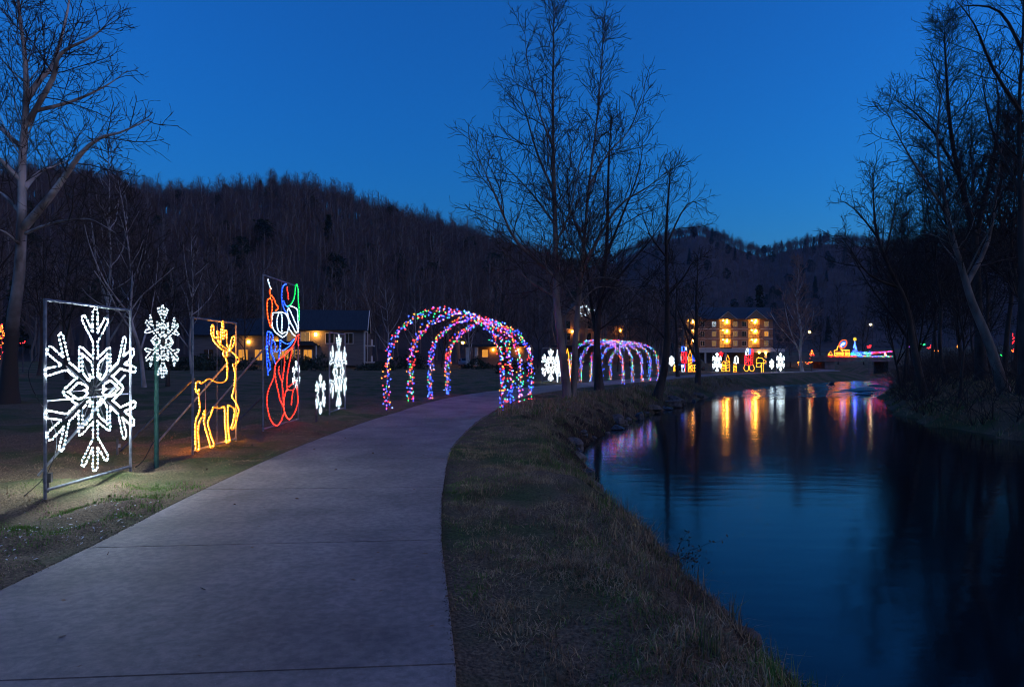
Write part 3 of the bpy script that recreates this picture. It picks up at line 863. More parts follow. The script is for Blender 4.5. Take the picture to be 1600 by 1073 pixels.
# right bank
tree_thing('bare_tree', 'thick trunk leaning over the river from the dark far bank',
           hero(41, [(.1,0,-.3),(-.66,0,2.1),(-1.31,0,3.67),(-1.71,0,4.99),(-2.1,0,6.3),(-2.49,0,8.14),(-2.76,0,10.5),(-2.49,0,12.86)], .22,
           [([(-1.57,0,4.46),(-.31,.5,6.37),(.45,1,9.17),(1.08,1.5,11.5)],.12),([(-2.36,0,7.35),(-3.71,-.5,8.8),(-4.77,-1,9.94),(-5.68,-1.5,11.04)],.07),([(-2.1,0,6.04),(-2.84,.5,6.64),(-3.36,1,6.45)],.05)], 18, 1.2, .009, .1, .4, .26),
           base_at(20.2, 28), M['bark_grey'], M['twig_dark'], 'trees on the dark river bank')
tree_thing('bare_tree', 'bent tree leaning left from the dark bank toward the lighted bridge',
           hero(42, [(.05,0,-.3),(-.51,0,2.2),(-.99,0,4.81),(-1.72,0,6.34),(-2.42,0,8.25),(-2.58,0,9.75),(-2.64,0,11.34)], .20,
           [([(-1.37,0,5.61),(-3.06,-.5,6.18),(-4.24,-1,7.36),(-5.09,-1.5,8.19)],.07),([(-2.42,0,8.15),(-3.2,.5,9.54),(-3.94,1,10.3)],.06),([(-2.01,0,7.2),(-1.26,.5,9.54),(-.82,1,11.28)],.07)], 18, 1.2, .009, .1, .4, .26),
           base_at(20.6, 34), M['bark_dark'], M['twig_dark'], 'trees on the dark river bank')
tree_thing('bare_tree', 'thin trunk slanting steeply left above the lighted bridge',
           hero(43, [(.1,0,-.3),(-.1,0,2.13),(-1.52,0,4.53),(-3.33,0,6.98),(-4.47,0,9.2)], .16, [], 10, .7, .011, .08, .45, .28),
           base_at(27.2, 46), M['bark_dark'], M['twig_dark'], 'trees on the dark river bank')
tree_thing('bare_tree', 'tallest spreading tree of the dark bank, forked high against the sky',
           hero(44, [(.16,0,-.3),(-.07,0,3.77),(-.23,0,7.28),(-.95,0,10.1),(-1.48,0,12.95),(-1.71,0,16.23),(-1.8,0,18.2)], .26,
           [([(-.23,0,7.05),(.84,.5,10.45),(1.7,1,13.61),(1.88,1.5,16.85)],.15),([(-.98,0,10.33),(-2.71,-.67,12.42),(-4.38,-1.33,13.47),(-5.85,-2,13.86)],.09),([(-.2,0,6.39),(-1.32,.5,7.79),(-2.01,1,9.56),(-2.39,1.5,11.04)],.09)], 24, 1.25, .009, .15, .34, .27),
           base_at(23.95, 35), M['bark_dark'], M['twig_dark'], 'trees on the dark river bank')
tree_thing('bare_tree', 'dark upright trunk standing at the right border of the view',
           hero(45, [(.05,0,-.3),(.03,0,3.42),(-.05,0,5.95),(-.1,0,8.48),(-.15,0,11.01),(0,0,14.05),(.1,0,17.5)], .20,
           [([(-.08,0,7.97),(-.67,.33,9.59),(-.95,.67,11.49),(-.99,1,13.45)],.09),([(-.05,0,11.01),(-1.52,-.5,12.58),(-2.6,-1,14.08),(-3.89,-1.5,15.04)],.09),([(-.03,0,13.54),(-.67,.33,15.22),(-1.73,.67,15.64),(-2.3,1,15.55)],.07)], 20, 1.2, .008, .12, .36, .24),
           base_at(20.2, 27), M['bark_dark'], M['twig_dark'], 'trees on the dark river bank')
RP = [auto_tree(60+i, h, .13, .012, 1.0, (lx, 0), 24, .8, .26, .32) for i, (h, lx) in enumerate([(12.5, -.12), (15, -.04), (13.5, .02)])]
RSRC = None
RT = [(1408,47,.74,0,'low leaning tree at the left end of the dark bank trees'),(1424,52,.92,1,'slim tree behind the bent tree of the dark bank'),(1412,46,.88,2,'dark tree between the bent tree and the forked giant'),
      (1445,42,.96,0,'slanting tree on the dark bank left of the forked giant'),(1470,55,1.1,1,'far slim tree on the dark bank left of the thick leaning trunk'),(1500,31,.55,2,'short tree at the water edge under the leaning trunk'),
      (1555,44,1.12,1,'dark tree behind the thick leaning trunk'),(1585,50,1.2,2,'far tree behind the trunk at the right border'),(1625,33,1.05,0,'tree whose branches reach in from the right border'),(1414,66,1.0,2,'distant tree above the right end of the bridge lights'),(1540,62,1.15,0,'distant tree filling the gap behind the forked giant'),(1430,75,1.2,1,'farthest dark-bank tree in the gap over the water'),(1478,38,.9,1,'upright tree just left of the forked giant on the dark bank'),(1508,50,1.15,0,'left-slanting tree behind the forked giant'),(1568,36,1.1,2,'forked tree right of the thick leaning trunk'),(1600,60,1.3,1,'tall far tree behind the right border trunk'),(1455,62,1.05,2,'far forked tree above the dark-bank lights'),(1650,40,1.25,0,'tree beyond the right border, its twigs crossing the sky'),(1525,80,1.3,1,'tall farthest tree right of the water gap')]
srcs = {}
for i, (px, Y, s, k, lab) in enumerate(RT):
    loc = base_at((px-800)/1067.*Y, Y)
    if k not in srcs:
        srcs[k] = tree_thing('bare_tree', lab, RP[k], loc, M['bark_dark'], M['twig_dark'], 'trees on the dark river bank')
        srcs[k].scale = (s, s, s)
    else:
        copy_thing(srcs[k], lab, loc, rng.uniform(-.6, .6), s)

# left wood edge behind the displays
LP = [auto_tree(70+i, h, .12, .014, .70, (lx, 0), 18, 1, .22, .34) for i, (h, lx) in enumerate([(14, .03), (12.5, .10), (13.5, -.06), (12, .0)])]
LT = [(60,52,.95,0,'d'),(105,44,1.0,2,'d'),(163,40,1.0,0,'p'),(200,55,1.05,3,'d'),(225,36,.90,1,'p'),(262,38,.86,1,'d'),(300,62,1.1,3,'p'),(345,70,1.05,2,'d'),(-30,40,1.0,3,'d'),
      (385,95,1.05,0,'d'),(505,124,1.0,1,'p'),(540,128,1.15,3,'p'),(608,118,1.15,0,'p'),(560,120,.8,2,'p'),(650,126,1.05,2,'p'),(690,112,.95,1,'d'),(735,104,.95,3,'p'),(790,96,1.0,0,'d'),(770,130,1.2,2,'d'),(840,110,1.0,1,'d'),(985,120,1.05,3,'d'),(1010,100,.9,0,'d'),(965,88,.85,2,'d'),(1215,130,1.0,1,'d'),(1235,118,.8,3,'d'),(1310,150,1.2,0,'d'),(1350,140,1.1,2,'d'),(1283,160,1.25,3,'d')]
LLAB = ['dark bare tree behind the first snowflake frame, right of the big sycamore','dark tree rising behind the big snowflake','pale slender tree behind and left of the pole snowflake','far dark tree behind the pole snowflake',
 'pale forked tree behind the pole snowflake','dark leaning tree between pole snowflake and reindeer','pale thin tree behind the reindeer frame','dark tree behind and right of the reindeer frame','dark tree at the left border beyond the big sycamore',
 'dark bare tree left of the tall colourful panel','pale tree behind the house roof, left of its gable','taller pale tree above the house gable','large pale tree between house and first arch','small pale tree just right of the house',
 'pale tree behind the top of the first arch','dark tree behind the middle of the first arches','pale tree behind the right side of the first arches','dark tree left of the framed snowflake beyond the arches','tall dark tree behind the end of the first arches','dark tree left of the twin tree trunks',
 'bare tree behind the left of the second arches','bare tree behind the right of the second arches','low bare tree behind the middle of the second arches','bare tree at the right end of the hotel','small bare tree beside the hotel, next to the pale sycamore','tall far tree left of the bridge lights','tall far tree above the bridge lights','far bare tree right of the pale sycamore']
lsrc = {}
for i, (px, Y, s, k, tone) in enumerate(LT):
    x = (px-800)/1067.*Y
    loc = base_at(x, Y)
    key = (k, tone)
    if key not in lsrc:
        lsrc[key] = tree_thing('bare_tree', LLAB[i], LP[k], loc, M['bark_white'] if tone == 'p' else M['bark_dark'], M['twig'] if tone == 'p' else M['twig_dark'], 'bare trees along the wood edge')
        lsrc[key].scale = (s, s, s)
        lsrc[key].rotation_euler = (0, 0, rng.uniform(-3, 3))
    else:
        copy_thing(lsrc[key], LLAB[i], loc, rng.uniform(-3, 3), s)

# ------------------------------------------------------------------ rope-light displays
def resample(pts, step):
    p = np.asarray(pts, float)
    d = np.concatenate([[0], np.cumsum(np.linalg.norm(np.diff(p, axis=0), axis=1))])
    n = max(2, int(round(d[-1]/step))+1)
    s = np.linspace(0, d[-1], n)
    return np.stack([np.interp(s, d, p[:, k]) for k in range(p.shape[1])], -1)

def densify(p, step):
    out = []
    for a, b in zip(p[:-1], p[1:]):
        n = max(1, int(np.linalg.norm(b-a)/step))
        out += [a+(b-a)*k/n for k in range(n)]
    return np.array(out+[p[-1]])
BEADR = np.random.default_rng(99)
def rope_me(name, strokes, r=.0085, pitch=.052, br=.0115, bl=.0125, K=5, off=0.0, front=0.0):
    """strokes: lists of (u, v) in the display's own plane (local x = along the frame, z = up)"""
    polys = []; C = []; T = []
    for s in strokes:
        p3 = np.array([(u, off, v) for u, v in s], float)
        if pitch < 5 and len(p3) > 2:
            p3 = densify(p3, .09)
            p3 = p3+BEADR.normal(0, .0022, p3.shape)
        polys.append((p3, [r]*len(p3)))
        q = resample(p3, pitch)
        t = np.gradient(q, axis=0)
        keep = BEADR.uniform(0, 1, len(q)) > .025            # a few dead bulbs
        if not keep.any(): keep[:] = True
        q = q+t*BEADR.normal(0, .10, (len(q), 1))
        q[:, 1] -= front
        C.append(q[keep]); T.append(t[keep])
    V, Q = tubes_np(polys, K)
    if pitch < 5:
        V2, Q2, T2 = beads_np(np.concatenate(C), np.concatenate(T), br, bl)
        n = len(V)
        me = mesh_np(name, np.concatenate([V, V2]), np.concatenate([Q, Q2+n]), T2+n, np.concatenate([np.zeros(len(Q)), np.ones(len(Q2)), np.ones(len(T2))]))
    else:
        me = mesh_np(name, V, Q, smooth=True)
    return me

def round_stroke(s, n=4):
    return [tuple(p) for p in smooth_guide([(a, 0, b) for a, b in s], n)]
def smooth2(s, n=3):
    return [(p[0], p[2]) for p in round_stroke(s, n)]

def flake_strokes(Rr, fat=1.0):
    """six forked arms and six pointed petals, as rope outlines"""
    arms = []; petals = []
    w = .050*Rr*fat
    def rot(p, a):
        c, s = math.cos(a), math.sin(a)
        return (p[0]*c-p[1]*s, p[0]*s+p[1]*c)
    c53, s53 = math.cos(math.radians(50)), math.sin(math.radians(50))
    L = .31*Rr
    def fork(sg):      # one side branch, drawn from the upper crotch outward and back (arm points +y)
        ax, ay = s53*sg, c53
        nxp, nyp = c53*sg, -s53
        b0 = (sg*w, .665*Rr+.05*Rr); tip = (sg*.0+ax*L, .665*Rr+ay*L+.02*Rr)
        lo = (sg*w, .60*Rr)
        o = w*.95
        return [b0, (tip[0]-nxp*o*.9, tip[1]-nyp*o*.9), (tip[0]+ax*o*.7, tip[1]+ay*o*.7), (tip[0]+nxp*o*.9, tip[1]+nyp*o*.9), lo]
    right = fork(1)
    one = [(-w, .40*Rr)]+fork(-1)[::-1]+[(-w, .97*Rr), (-w*.5, 1.0*Rr), (w*.5, 1.0*Rr), (w, .97*Rr)]+right+[(w, .40*Rr)]
    for k in range(6):
        a = k*math.pi/3
        arms.append([rot(p, a) for p in one])
        pol = lambda r, d: (math.cos(math.pi/2-math.radians(d)+a)*r*Rr, math.sin(math.pi/2-math.radians(d)+a)*r*Rr)
        outer = [(w, .40*Rr)]
        outer = [rot(outer[0], a), pol(.60, -28) if False else pol(.60, 30-2), pol(.61, 30+2), rot((-w, .40*Rr), a-math.pi/3)]
        inner = [pol(.51, 30), pol(.34, 12), pol(.20, 11), pol(.15, 21), pol(.22, 30), pol(.15, 39), pol(.20, 49), pol(.34, 48), pol(.51, 30)]
        petals.append([outer, inner])
    return arms, petals

def put(strokes, u0, v0):
    return [[(u0+u, v0+v) for u, v in s] for s in strokes]

def frame_parts(t, w, h, z0=.10, r=.022, mid=True, m=None):
    m = m or M['galv']
    for u in (0, w):
        bar('frame_post', (u, 0, -.35), (u, 0, h), r, m, t)
    bar('frame_rail', (-r, 0, h), (w+r, 0, h), r*.92, m, t)
    bar('frame_rail', (0, 0, z0), (w, 0, z0), r*.92, m, t)
    if mid: bar('frame_rail', (0, 0, h*.49), (w, 0, h*.49), r*.6, m, t)

def flake(t, Rr, u0, v0, bead='white_bead', rope='white_rope', off=-.03, r=.0085, pitch=.052, br=.0115, bl=.0125, hub=True, fat=1.0, arms_as='arm', inner=True):
    arms, petals = flake_strokes(Rr, fat)
    for a in arms:
        obj(arms_as, rope_me(arms_as, put([a], u0, v0), r, pitch, br, bl, off=off), (M[rope], M[bead]), t)
    for p in petals:
        obj('petal', rope_me('petal', put(p if inner else p[:1], u0, v0), r, pitch, br, bl, off=off), (M[rope], M[bead]), t)
    if hub:
        polys = []
        for k in range(12):
            a = k*math.pi/6
            polys.append(([(u0, off+.02, v0), (u0+math.cos(a)*Rr*(.62 if k % 2 else .55), off+.02, v0+math.sin(a)*Rr*(.62 if k % 2 else .55))], [.006, .006]))
        tag(obj('hub_wires', tube_me('hub_wires', polys, 4), M['wire'], t), kind='stuff')

HALF = math.pi/2
def at_ground(x, y): return (x, y, gz(x, y))
# 1 large framed snowflake. Displays run along +Y, so they are turned by 90 degrees
t = thing('snowflake_display', 'largest white rope-light snowflake in a grey steel frame at the path edge', 'light display', at_ground(-5.64, 8.25), HALF, 'rope-light displays along the path')
frame_parts(t, 1.84, 2.40, .10, .021)
flake(t, 1.08, .94, 1.27)
bar('brace', (1.70, 0, 1.45), (1.75, 1.30, -.02), .018, M['galv'], t)
obj('cable', tube_me('cable', [(smooth_guide([(-.10, .02, 1.75), (-.20, .06, 1.55), (-.13, .05, 1.30), (.25, .03, .75), (.12, .05, .30), (.06, .3, .02)]), [.005]*16)], 4), M['wire'], t)
# 2 snowflake on a green pole
t = thing('snowflake_display', 'white snowflake on a green pole between the big snowflake and the reindeer', 'light display', at_ground(-5.60, 10.75), HALF, 'rope-light displays along the path')
bar('pole', (0, 0, -.4), (0, 0, 2.0), .036, M['greenpost'], t, 8)
flake(t, .575, .10, 1.99, r=.006, pitch=.056, br=.009, bl=.0095, fat=1.05, off=-.05, bead='white_mid')
obj('cable', tube_me('cable', [(smooth_guide([(.02, -.04, .55), (-.06, .05, .35), (-.12, .15, .12), (-.12, .3, .01)]), [.007]*10)], 4), M['wire'], t)
# 3 reindeer
DEER = [[(130,169),(139,162),(142,147),(141,130),(130,121),(107,119),(84,122),(61,128),(43,125),(28,120),(22,124),(13,125),(8,120),(6,110),(13,105),(20,109)],[(16,107),(18,96),(21,85),(22,74),(16,64),(8,58),(5,49),(5,36),(6,19),(9,4),(14,-2),(20,2),(19,15),(16,32),(18,45),(25,55),(37,63),(44,72),(42,61),(40,48),(46,36),(55,22),(61,10),(69,-2),(79,-1),(80,6),(71,17),(61,32),(55,44),(58,52),(68,61),(74,69),(77,74),(93,71),(113,70),(127,72),(130,54),(132,36),(135,18),(139,-2),(148,-4),(153,1),(148,20),(144,41),(144,59),(147,73),(162,68),(177,63),(176,50),(168,38),(160,26),(166,23),(176,27),(188,40),(197,54),(197,63),(184,75),(170,84),(164,90),(171,99),(177,113),(179,129),(176,144),(168,153),(184,155),(196,159),(197,166),(184,171),(166,178),(152,181)],[(122,175),(125,179),(132,181),(139,179),(142,175),(139,170),(132,169),(125,171),(122,175)],[(137,180),(113,185),(97,191),(80,199),(71,209),(69,221),(75,230),(80,224),(79,213),(84,206),(93,204),(97,211),(93,215),(99,218),(101,211),(100,200),(110,193),(127,188),(144,183)],[(110,194),(112,208),(115,226),(120,239),(124,226),(121,215),(123,204),(130,208),(128,216),(135,222),(139,212),(137,200),(142,192),(152,186)],[(152,184),(157,193),(162,205),(173,212),(177,206),(173,195),(162,186),(155,183)]]
def cm(strokes, dv=0.0): return [smooth2([(u/100., max(v/100.+dv, .04)) for u, v in s]) for s in strokes]
t = thing('reindeer_display', 'golden rope-light reindeer standing inside a thin steel frame', 'light display', at_ground(-5.66, 12.1), HALF, 'rope-light displays along the path')
frame_parts(t, 1.90, 2.42, .06, .020, False)
for nm, idx in (('neck_and_back', [0]), ('legs_and_chest', [1]), ('ear', [2]), ('antler', [3]), ('antler', [4]), ('antler', [5])):
    obj(nm, rope_me(nm, cm([DEER[i] for i in idx], .04), .0120, .060, .0060, .0072, off=-.03, front=-.0135), (M['gold_rope'], M['gold_bead']), t)  # overbright beads added behind the rope, out of view, to spill amber on the ground
bar('support_rod', (1.00, 0, .06), (1.00, 0, 2.42), .006, M['galv'], t, 4)
bar('support_rod', (.48, -.01, .7), (.48, -.01, 1.24), .006, M['galv'], t, 4)
bar('brace', (1.55, .02, 1.62), (1.60, 1.45, .02), .020, M['galv'], t)
bar('brace', (.10, .02, 1.35), (.30, 1.45, .02), .020, M['darksteel'], t)
# 4 tall colourful panel
PANEL = dict(
white2=[[(22,347),(30,339),(41,329)],[(56,273),(83,276),(110,279),(139,278),(159,271),(168,262),(171,246),(159,230),(145,222),(124,217),(99,221),(74,227),(56,236),(48,248),(48,261),(56,273)],[(96,275),(85,263),(83,250),(87,239),(99,230),(119,226),(145,231)],[(110,278),(120,267),(119,250),(117,234),(120,225)],[(168,292),(159,283),(168,268),(187,255),(208,244),(227,233),(244,237),(234,251),(212,266),(193,279),(171,291)],[(184,299),(212,299),(237,294),(244,285),(244,268),(250,256),(250,237)],[(165,240),(187,235),(202,227),(221,224)]],
orange=[[(41,329),(32,321),(40,314),(35,306),(20,302),(17,290),(17,278),(20,263),(27,253),(35,242),(43,238)],[(38,306),(48,302),(51,291),(51,280),(44,268),(45,257),(45,246)],[(45,314),(61,308),(74,298),(91,288),(74,280)]],
blue=[[(153,352),(133,348),(122,337),(117,323),(119,307),(127,297),(139,286),(153,280)],[(130,308),(142,300),(159,296)],[(105,210),(133,204),(162,201),(193,207),(212,215)],[(102,209),(107,199),(105,188),(105,178)],[(127,185),(162,192),(193,203),(212,214)],[(20,227),(15,218),(14,203),(15,189),(16,177)],[(35,222),(32,209),(30,197)],[(22,227),(43,226),(56,217),(51,210),(45,198),(43,189),(51,178)],[(56,208),(69,201),(74,189),(64,183),(83,180),(99,187)],[(18,192),(20,179),(25,163),(36,149),(38,139),(30,137)],[(9,192),(14,173),(15,153),(20,138),(22,125)],[(44,189),(44,177),(58,168),(70,153)],[(105,194),(104,179),(96,165)]],
red=[[(159,345),(162,335),(167,325),(167,316)],[(254,228),(234,222),(224,210),(199,195),(168,185),(151,180)],[(254,228),(250,214),(249,200)],[(207,192),(167,182),(136,172),(105,164),(84,155),(72,147),(67,135),(64,123),(50,109),(33,96),(20,83),(17,68),(18,52),(25,38),(36,23),(52,11),(75,2),(96,3),(114,11),(126,21),(136,27)],[(67,135),(72,121),(78,106),(87,92),(96,77),(105,62),(120,51),(132,41),(139,30),(151,17),(174,8)],[(136,172),(139,152),(134,138),(128,123),(123,102),(126,81),(129,60),(132,48)],[(96,144),(96,130),(108,117),(120,105)],[(197,188),(187,167),(171,145),(161,124),(156,105),(158,90),(167,84),(194,82)],[(151,82),(139,70),(131,56),(132,41),(148,21),(174,8),(200,14),(224,26),(242,42),(245,62),(238,85),(231,94)],[(151,82),(164,85)],[(174,92),(200,99),(224,103)],[(210,84),(200,71),(195,56),(190,44)]],
green=[[(159,296),(187,304),(208,317),(221,334),(224,349),(234,361),(247,349),(248,330),(250,314),(256,298),(257,281),(257,267)]])
t = thing('figure_display', 'tall framed panel of red, blue, white and green rope-light figures', 'light display', at_ground(-5.75, 15.77), HALF, 'rope-light displays along the path')
frame_parts(t, 2.60, 3.60, .04, .022, False)
for c, st in PANEL.items():
    for s_ in cm(st, .03):
        obj('rope_light', rope_me('rope_light', [s_], .0135, .085, .0068, .0080, off=-.03, front=.0125), (M[c+'_rope'], M[c+'_bead']), t)
bar('brace', (.35, .02, 2.0), (.40, 1.75, .02), .022, M['galv'], t)
bar('brace', (2.3, .02, 1.5), (2.3, 1.5, .02), .022, M['darksteel'], t)
bar('support_rod', (1.30, .012, .04), (1.30, .012, 3.6), .006, M['galv'], t, 4)
# 5-7 smaller snowflakes further on
t = thing('snowflake_display', 'small white snowflake on a low post seen through the tall panel', 'light display', at_ground(-6.45, 20.2), HALF, 'rope-light displays along the path')
bar('pole', (0, 0, -.3), (0, 0, 1.3), .03, M['darksteel'], t)
flake(t, .40, .05, 1.28, r=.006, pitch=.085, br=.010, bl=.0105, fat=1.1, off=-.05, hub=False, bead='white_mid', inner=False)
t = thing('snowflake_display', 'small white snowflake on a short post left of the slim framed snowflake', 'light display', at_ground(-5.30, 18.7), HALF, 'rope-light displays along the path')
bar('pole', (-.22, 0, -.3), (-.22, 0, .75), .035, M['darksteel'], t)
bar('pole_arm', (-.22, 0, .7), (.02, -.02, .80), .02, M['darksteel'], t)
flake(t, .54, .02, .76, r=.006, pitch=.085, br=.010, bl=.0105, fat=1.1, off=-.05, hub=False, bead='white_mid', inner=False)
t = thing('snowflake_display', 'white snowflake in a slim steel frame between the house and first arch', 'light display', at_ground(-5.40, 20.2), HALF, 'rope-light displays along the path')
frame_parts(t, 1.90, 2.46, .10, .024, False)
flake(t, 1.14, .96, 1.28, r=.007, pitch=.085, br=.011, bl=.012, hub=False, bead='white_mid')

# ------------------------------------------------------------------ lighted arches over the path
def arch(label, group, cx, cy, ux, uy, half, H, leg, nb, rb, seed, band=.13, bulbs=None):
    bulbs = bulbs or BULB
    """(ux,uy): unit vector across the path; the hoop spans +-half along it"""
    ang = math.atan2(uy, ux)
    t = thing('light_arch', label, 'light arch', (cx, cy, gz(cx, cy)), ang, group)
    def prof(s):           # s 0..1 along the hoop
        l1 = leg; a, b = half, H-leg
        arc = math.pi*math.sqrt((a*a+b*b)/2)
        tot = 2*l1+arc; d = s*tot
        if d < l1: return (-a, d)
        if d > tot-l1: return (a, tot-d)
        th = math.pi*(1-(d-l1)/arc)
        return (a*math.cos(th), l1+b*math.sin(th))
    N = 40
    for sgn in (-1, 1):
        pts = [(prof(i/N)[0], sgn*band, prof(i/N)[1]) for i in range(N+1)]
        w1, w2 = (seed*1.7) % 6.28, (seed*2.9+sgn) % 6.28
        pts = [(p[0]+.022*math.sin(i*.31+w1)+.012*math.sin(i*.83+w2), p[1]+.02*math.sin(i*.27+w2), p[2]+.02*math.sin(i*.37+w2)) for i, p in enumerate(pts)]
        pts[0] = (pts[0][0], pts[0][1], -.3); pts[-1] = (pts[-1][0], pts[-1][1], -.3)
        obj('hoop', tube_me('hoop', [(pts, [.016]*(N+1))], 6), M['darksteel'], t)
    polys = []
    for i in range(1, N):
        u, v = prof(i/N); polys.append(([(u, -band, v), (u, band, v)], [.007, .007]))
    tag(obj('cross_bars', tube_me('cross_bars', polys, 4), M['darksteel'], t), kind='stuff')
    R = np.random.default_rng(seed)
    C = []; K = []
    for line in range(4):
        for i in range(nb//4):
            s = (i+R.uniform(0, .9))/(nb//4)
            u, v = prof(s)
            cxn, czn = u/half, (v-leg)/(H-leg) if v > leg else 0
            y = (-1 if line % 2 else 1)*band*R.uniform(.55, 1.15)
            rr = (R.uniform(-.09, .09) if line < 2 else R.uniform(-.04, .13))+.035*math.sin(s*23+seed+line*2)+(R.uniform(-.16, -.05) if R.random() < .05 else 0)
            C.append((u+rr*(cxn), y, max(.02, v+rr*czn)))
    C = np.array(C)
    pp = np.array(BULB_P if bulbs is BULB else [.17, .40, .16, .17, .02, .08])
    k = R.choice(6, len(C), p=pp/pp.sum())
    D = R.normal(0, 1, C.shape)
    V, Q, T = beads_np(C, D, rb, rb*1.25, 5)
    b = obj('bulbs', mesh_np('bulbs', V, Q, T, np.concatenate([np.repeat(k, 5), np.repeat(k, 10)])), bulbs, t)
    tag(b, kind='stuff')
    # the green wire of the strings
    o = np.argsort(np.arange(len(C)))
    polys = []
    n4 = nb//4
    for line in range(4):
        seg = C[line*n4:(line+1)*n4]
        polys.append((seg, [.006]*len(seg)))
    tag(obj('string_wire', tube_me('string_wire', polys, 3), M['greenpost'], t), kind='stuff')
    return t
legs = [((-4.22,23.2),(-.35,22.4)),((-3.94,26.6),(-.09,25.2)),((-3.49,29.3),(.30,27.4)),((-2.96,31.4),(.80,29.8))]
names = ['nearest and largest multicoloured lighted arch over the path', 'second multicoloured arch of the first group over the path', 'third multicoloured arch of the first group over the path', 'last multicoloured arch of the first group over the path']
for i, (a, b) in enumerate(legs):
    a = np.array(a); b = np.array(b); d = b-a; L = np.linalg.norm(d); d /= L
    c = (a+b)/2
    arch(names[i], 'multicoloured arches of the first group', c[0], c[1], d[0], d[1], L/2, 3.36, 1.55, 288, .0172, 200+i)
dx, dy = .485, .875
names = ['leftmost arch of the distant second group of lighted arches', 'second arch from the left in the distant second group', 'middle arch of the distant second group of lighted arches', 'fourth arch from the left in the distant second group', 'rightmost arch of the distant second group, behind the leaning tree']
for i in range(5):
    s = i*2.0
    arch(names[i], 'multicoloured arches of the second group', 5.75+dx*s, 47.0+dy*s, dy, -dx, 1.95, 2.95, 1.35, 206, .0190, 220+i, bulbs=BULB_FAR)

# ------------------------------------------------------------------ far displays round the bend
FR = dict(r=.013, pitch=99, hub=False, fat=1.2, off=-.04, rope='white_far')
GF = 'distant displays on the lawn before the hotel'
def simple_display(name, label, x, y, w, h, parts, rz=.55, frame=True, r=.024, group=GF):
    t = thing(name, label, 'light display', at_ground(x, y), rz, group)
    if frame:
        for u in (-w/2, w/2): bar('frame_post', (u, 0, -.3), (u, 0, h), .025, M['galv'], t)
        bar('frame_rail', (-w/2, 0, h), (w/2, 0, h), .022, M['galv'], t)
    else:
        bar('pole', (0, .03, -.3), (0, .03, h*.6), .03, M['darksteel'], t)
    for nm, c, st in parts:
        for s_ in st:
            obj(nm, rope_me(nm, [s_], .017, 99, off=-.04), M[c+'_far'], t)
    return t
def far_flake(label, x, y, Rr, v0, h, framed, rz=.72, group=GF):
    t = thing('snowflake_display', label, 'light display', at_ground(x, y), rz, group)
    if framed:
        for u in (-.95, .95): bar('frame_post', (u, 0, -.3), (u, 0, h), .025, M['galv'], t)
        bar('frame_rail', (-.95, 0, h), (.95, 0, h), .022, M['galv'], t)
        bar('frame_rail', (-.95, 0, .1), (.95, 0, .1), .022, M['galv'], t)
    else:
        bar('pole', (0, .03, -.3), (0, .03, v0), .03, M['darksteel'], t)
    flake(t, Rr, 0, v0, **FR)
    return t
def candle(w, h, u0=0.0):
    out = [[(u0-w/2, .08), (u0-w/2, h*.62), (u0+w/2, h*.62), (u0+w/2, .08), (u0-w/2, .08)], [(u0-w*.30, h*.66), (u0-w*.34, h*.78), (u0, h), (u0+w*.34, h*.78), (u0+w*.30, h*.66), (u0-w*.30, h*.66)]]
    for k in (.2, .35, .5): out.append([(u0-w/2, h*k), (u0+w/2, h*(k+.08))])
    return out
far_flake('framed white snowflake just left of the twin tree trunks, beyond the first arches', 2.75, 49, 1.12, 1.25, 2.45, True, .85, 'displays between the two arch groups')
simple_display('figure_display', 'white-edged display nearly edge-on beside the framed snowflake beyond the arches', 3.45, 50.5, 1.8, 2.45, [('rope_light', 'white', [[(-.9, .1), (-.9, 2.4)], [(-.55, .5), (0, 1.9), (.5, .5), (-.55, .5)]])], 1.35, group='displays between the two arch groups')
simple_display('candle_display', 'golden candle display glimpsed between the twin tree trunks', 4.05, 50.2, .9, 2.5, [('candle', 'gold', candle(.42, 2.45)), ('candle', 'gold', candle(.34, 1.5, .42))], .6, False, group='displays between the two arch groups')
far_flake('small pale snowflake left of the thin dark tree by the second arches', 19.6, 84, .62, 1.35, 2.0, False)
simple_display('candle_display', 'short golden candle below the small snowflake by the second arches', 20.0, 83.6, .5, .9, [('candle', 'gold', candle(.42, .95))], 0, False)
simple_display('figure_display', 'tall red and blue panel right of the thin dark tree', 21.3, 84.5, 1.0, 3.35, [
    ('rope_light', 'red', [[(-.45, 2.5), (-.4, 1.2), (.4, 1.2), (.45, 2.5), (-.45, 2.5)], [(-.35, 2.3), (.3, 1.4)], [(-.3, 1.4), (.35, 2.3)], [(-.1, 2.5), (-.1, 1.2)], [(.15, 2.5), (.15, 1.2)], [(.1, 1.2), (.2, .1)]]),
    ('rope_light', 'blue', [[(-.45, 3.2), (-.45, 2.6), (.0, 2.6), (.0, 3.2), (-.45, 3.2)], [(-.3, 3.2), (-.3, 2.6)], [(-.4, 1.1), (-.3, .6), (.05, .6), (.05, 1.1)]]),
    ('rope_light', 'white2', [[(-.4, .6), (-.4, .12), (.0, .12), (.05, .5)], [(.1, 3.2), (.3, 2.7), (.4, 3.2)]])])
simple_display('candle_display', 'tall golden candle standing right of the red and blue panel', 21.95, 84.2, .5, 2.7, [('candle', 'gold', candle(.46, 2.75)+[[(-.2, .3), (.2, .9)], [(.2, .3), (-.2, .9)], [(0, .1), (0, 1.7)]])], 0, False)
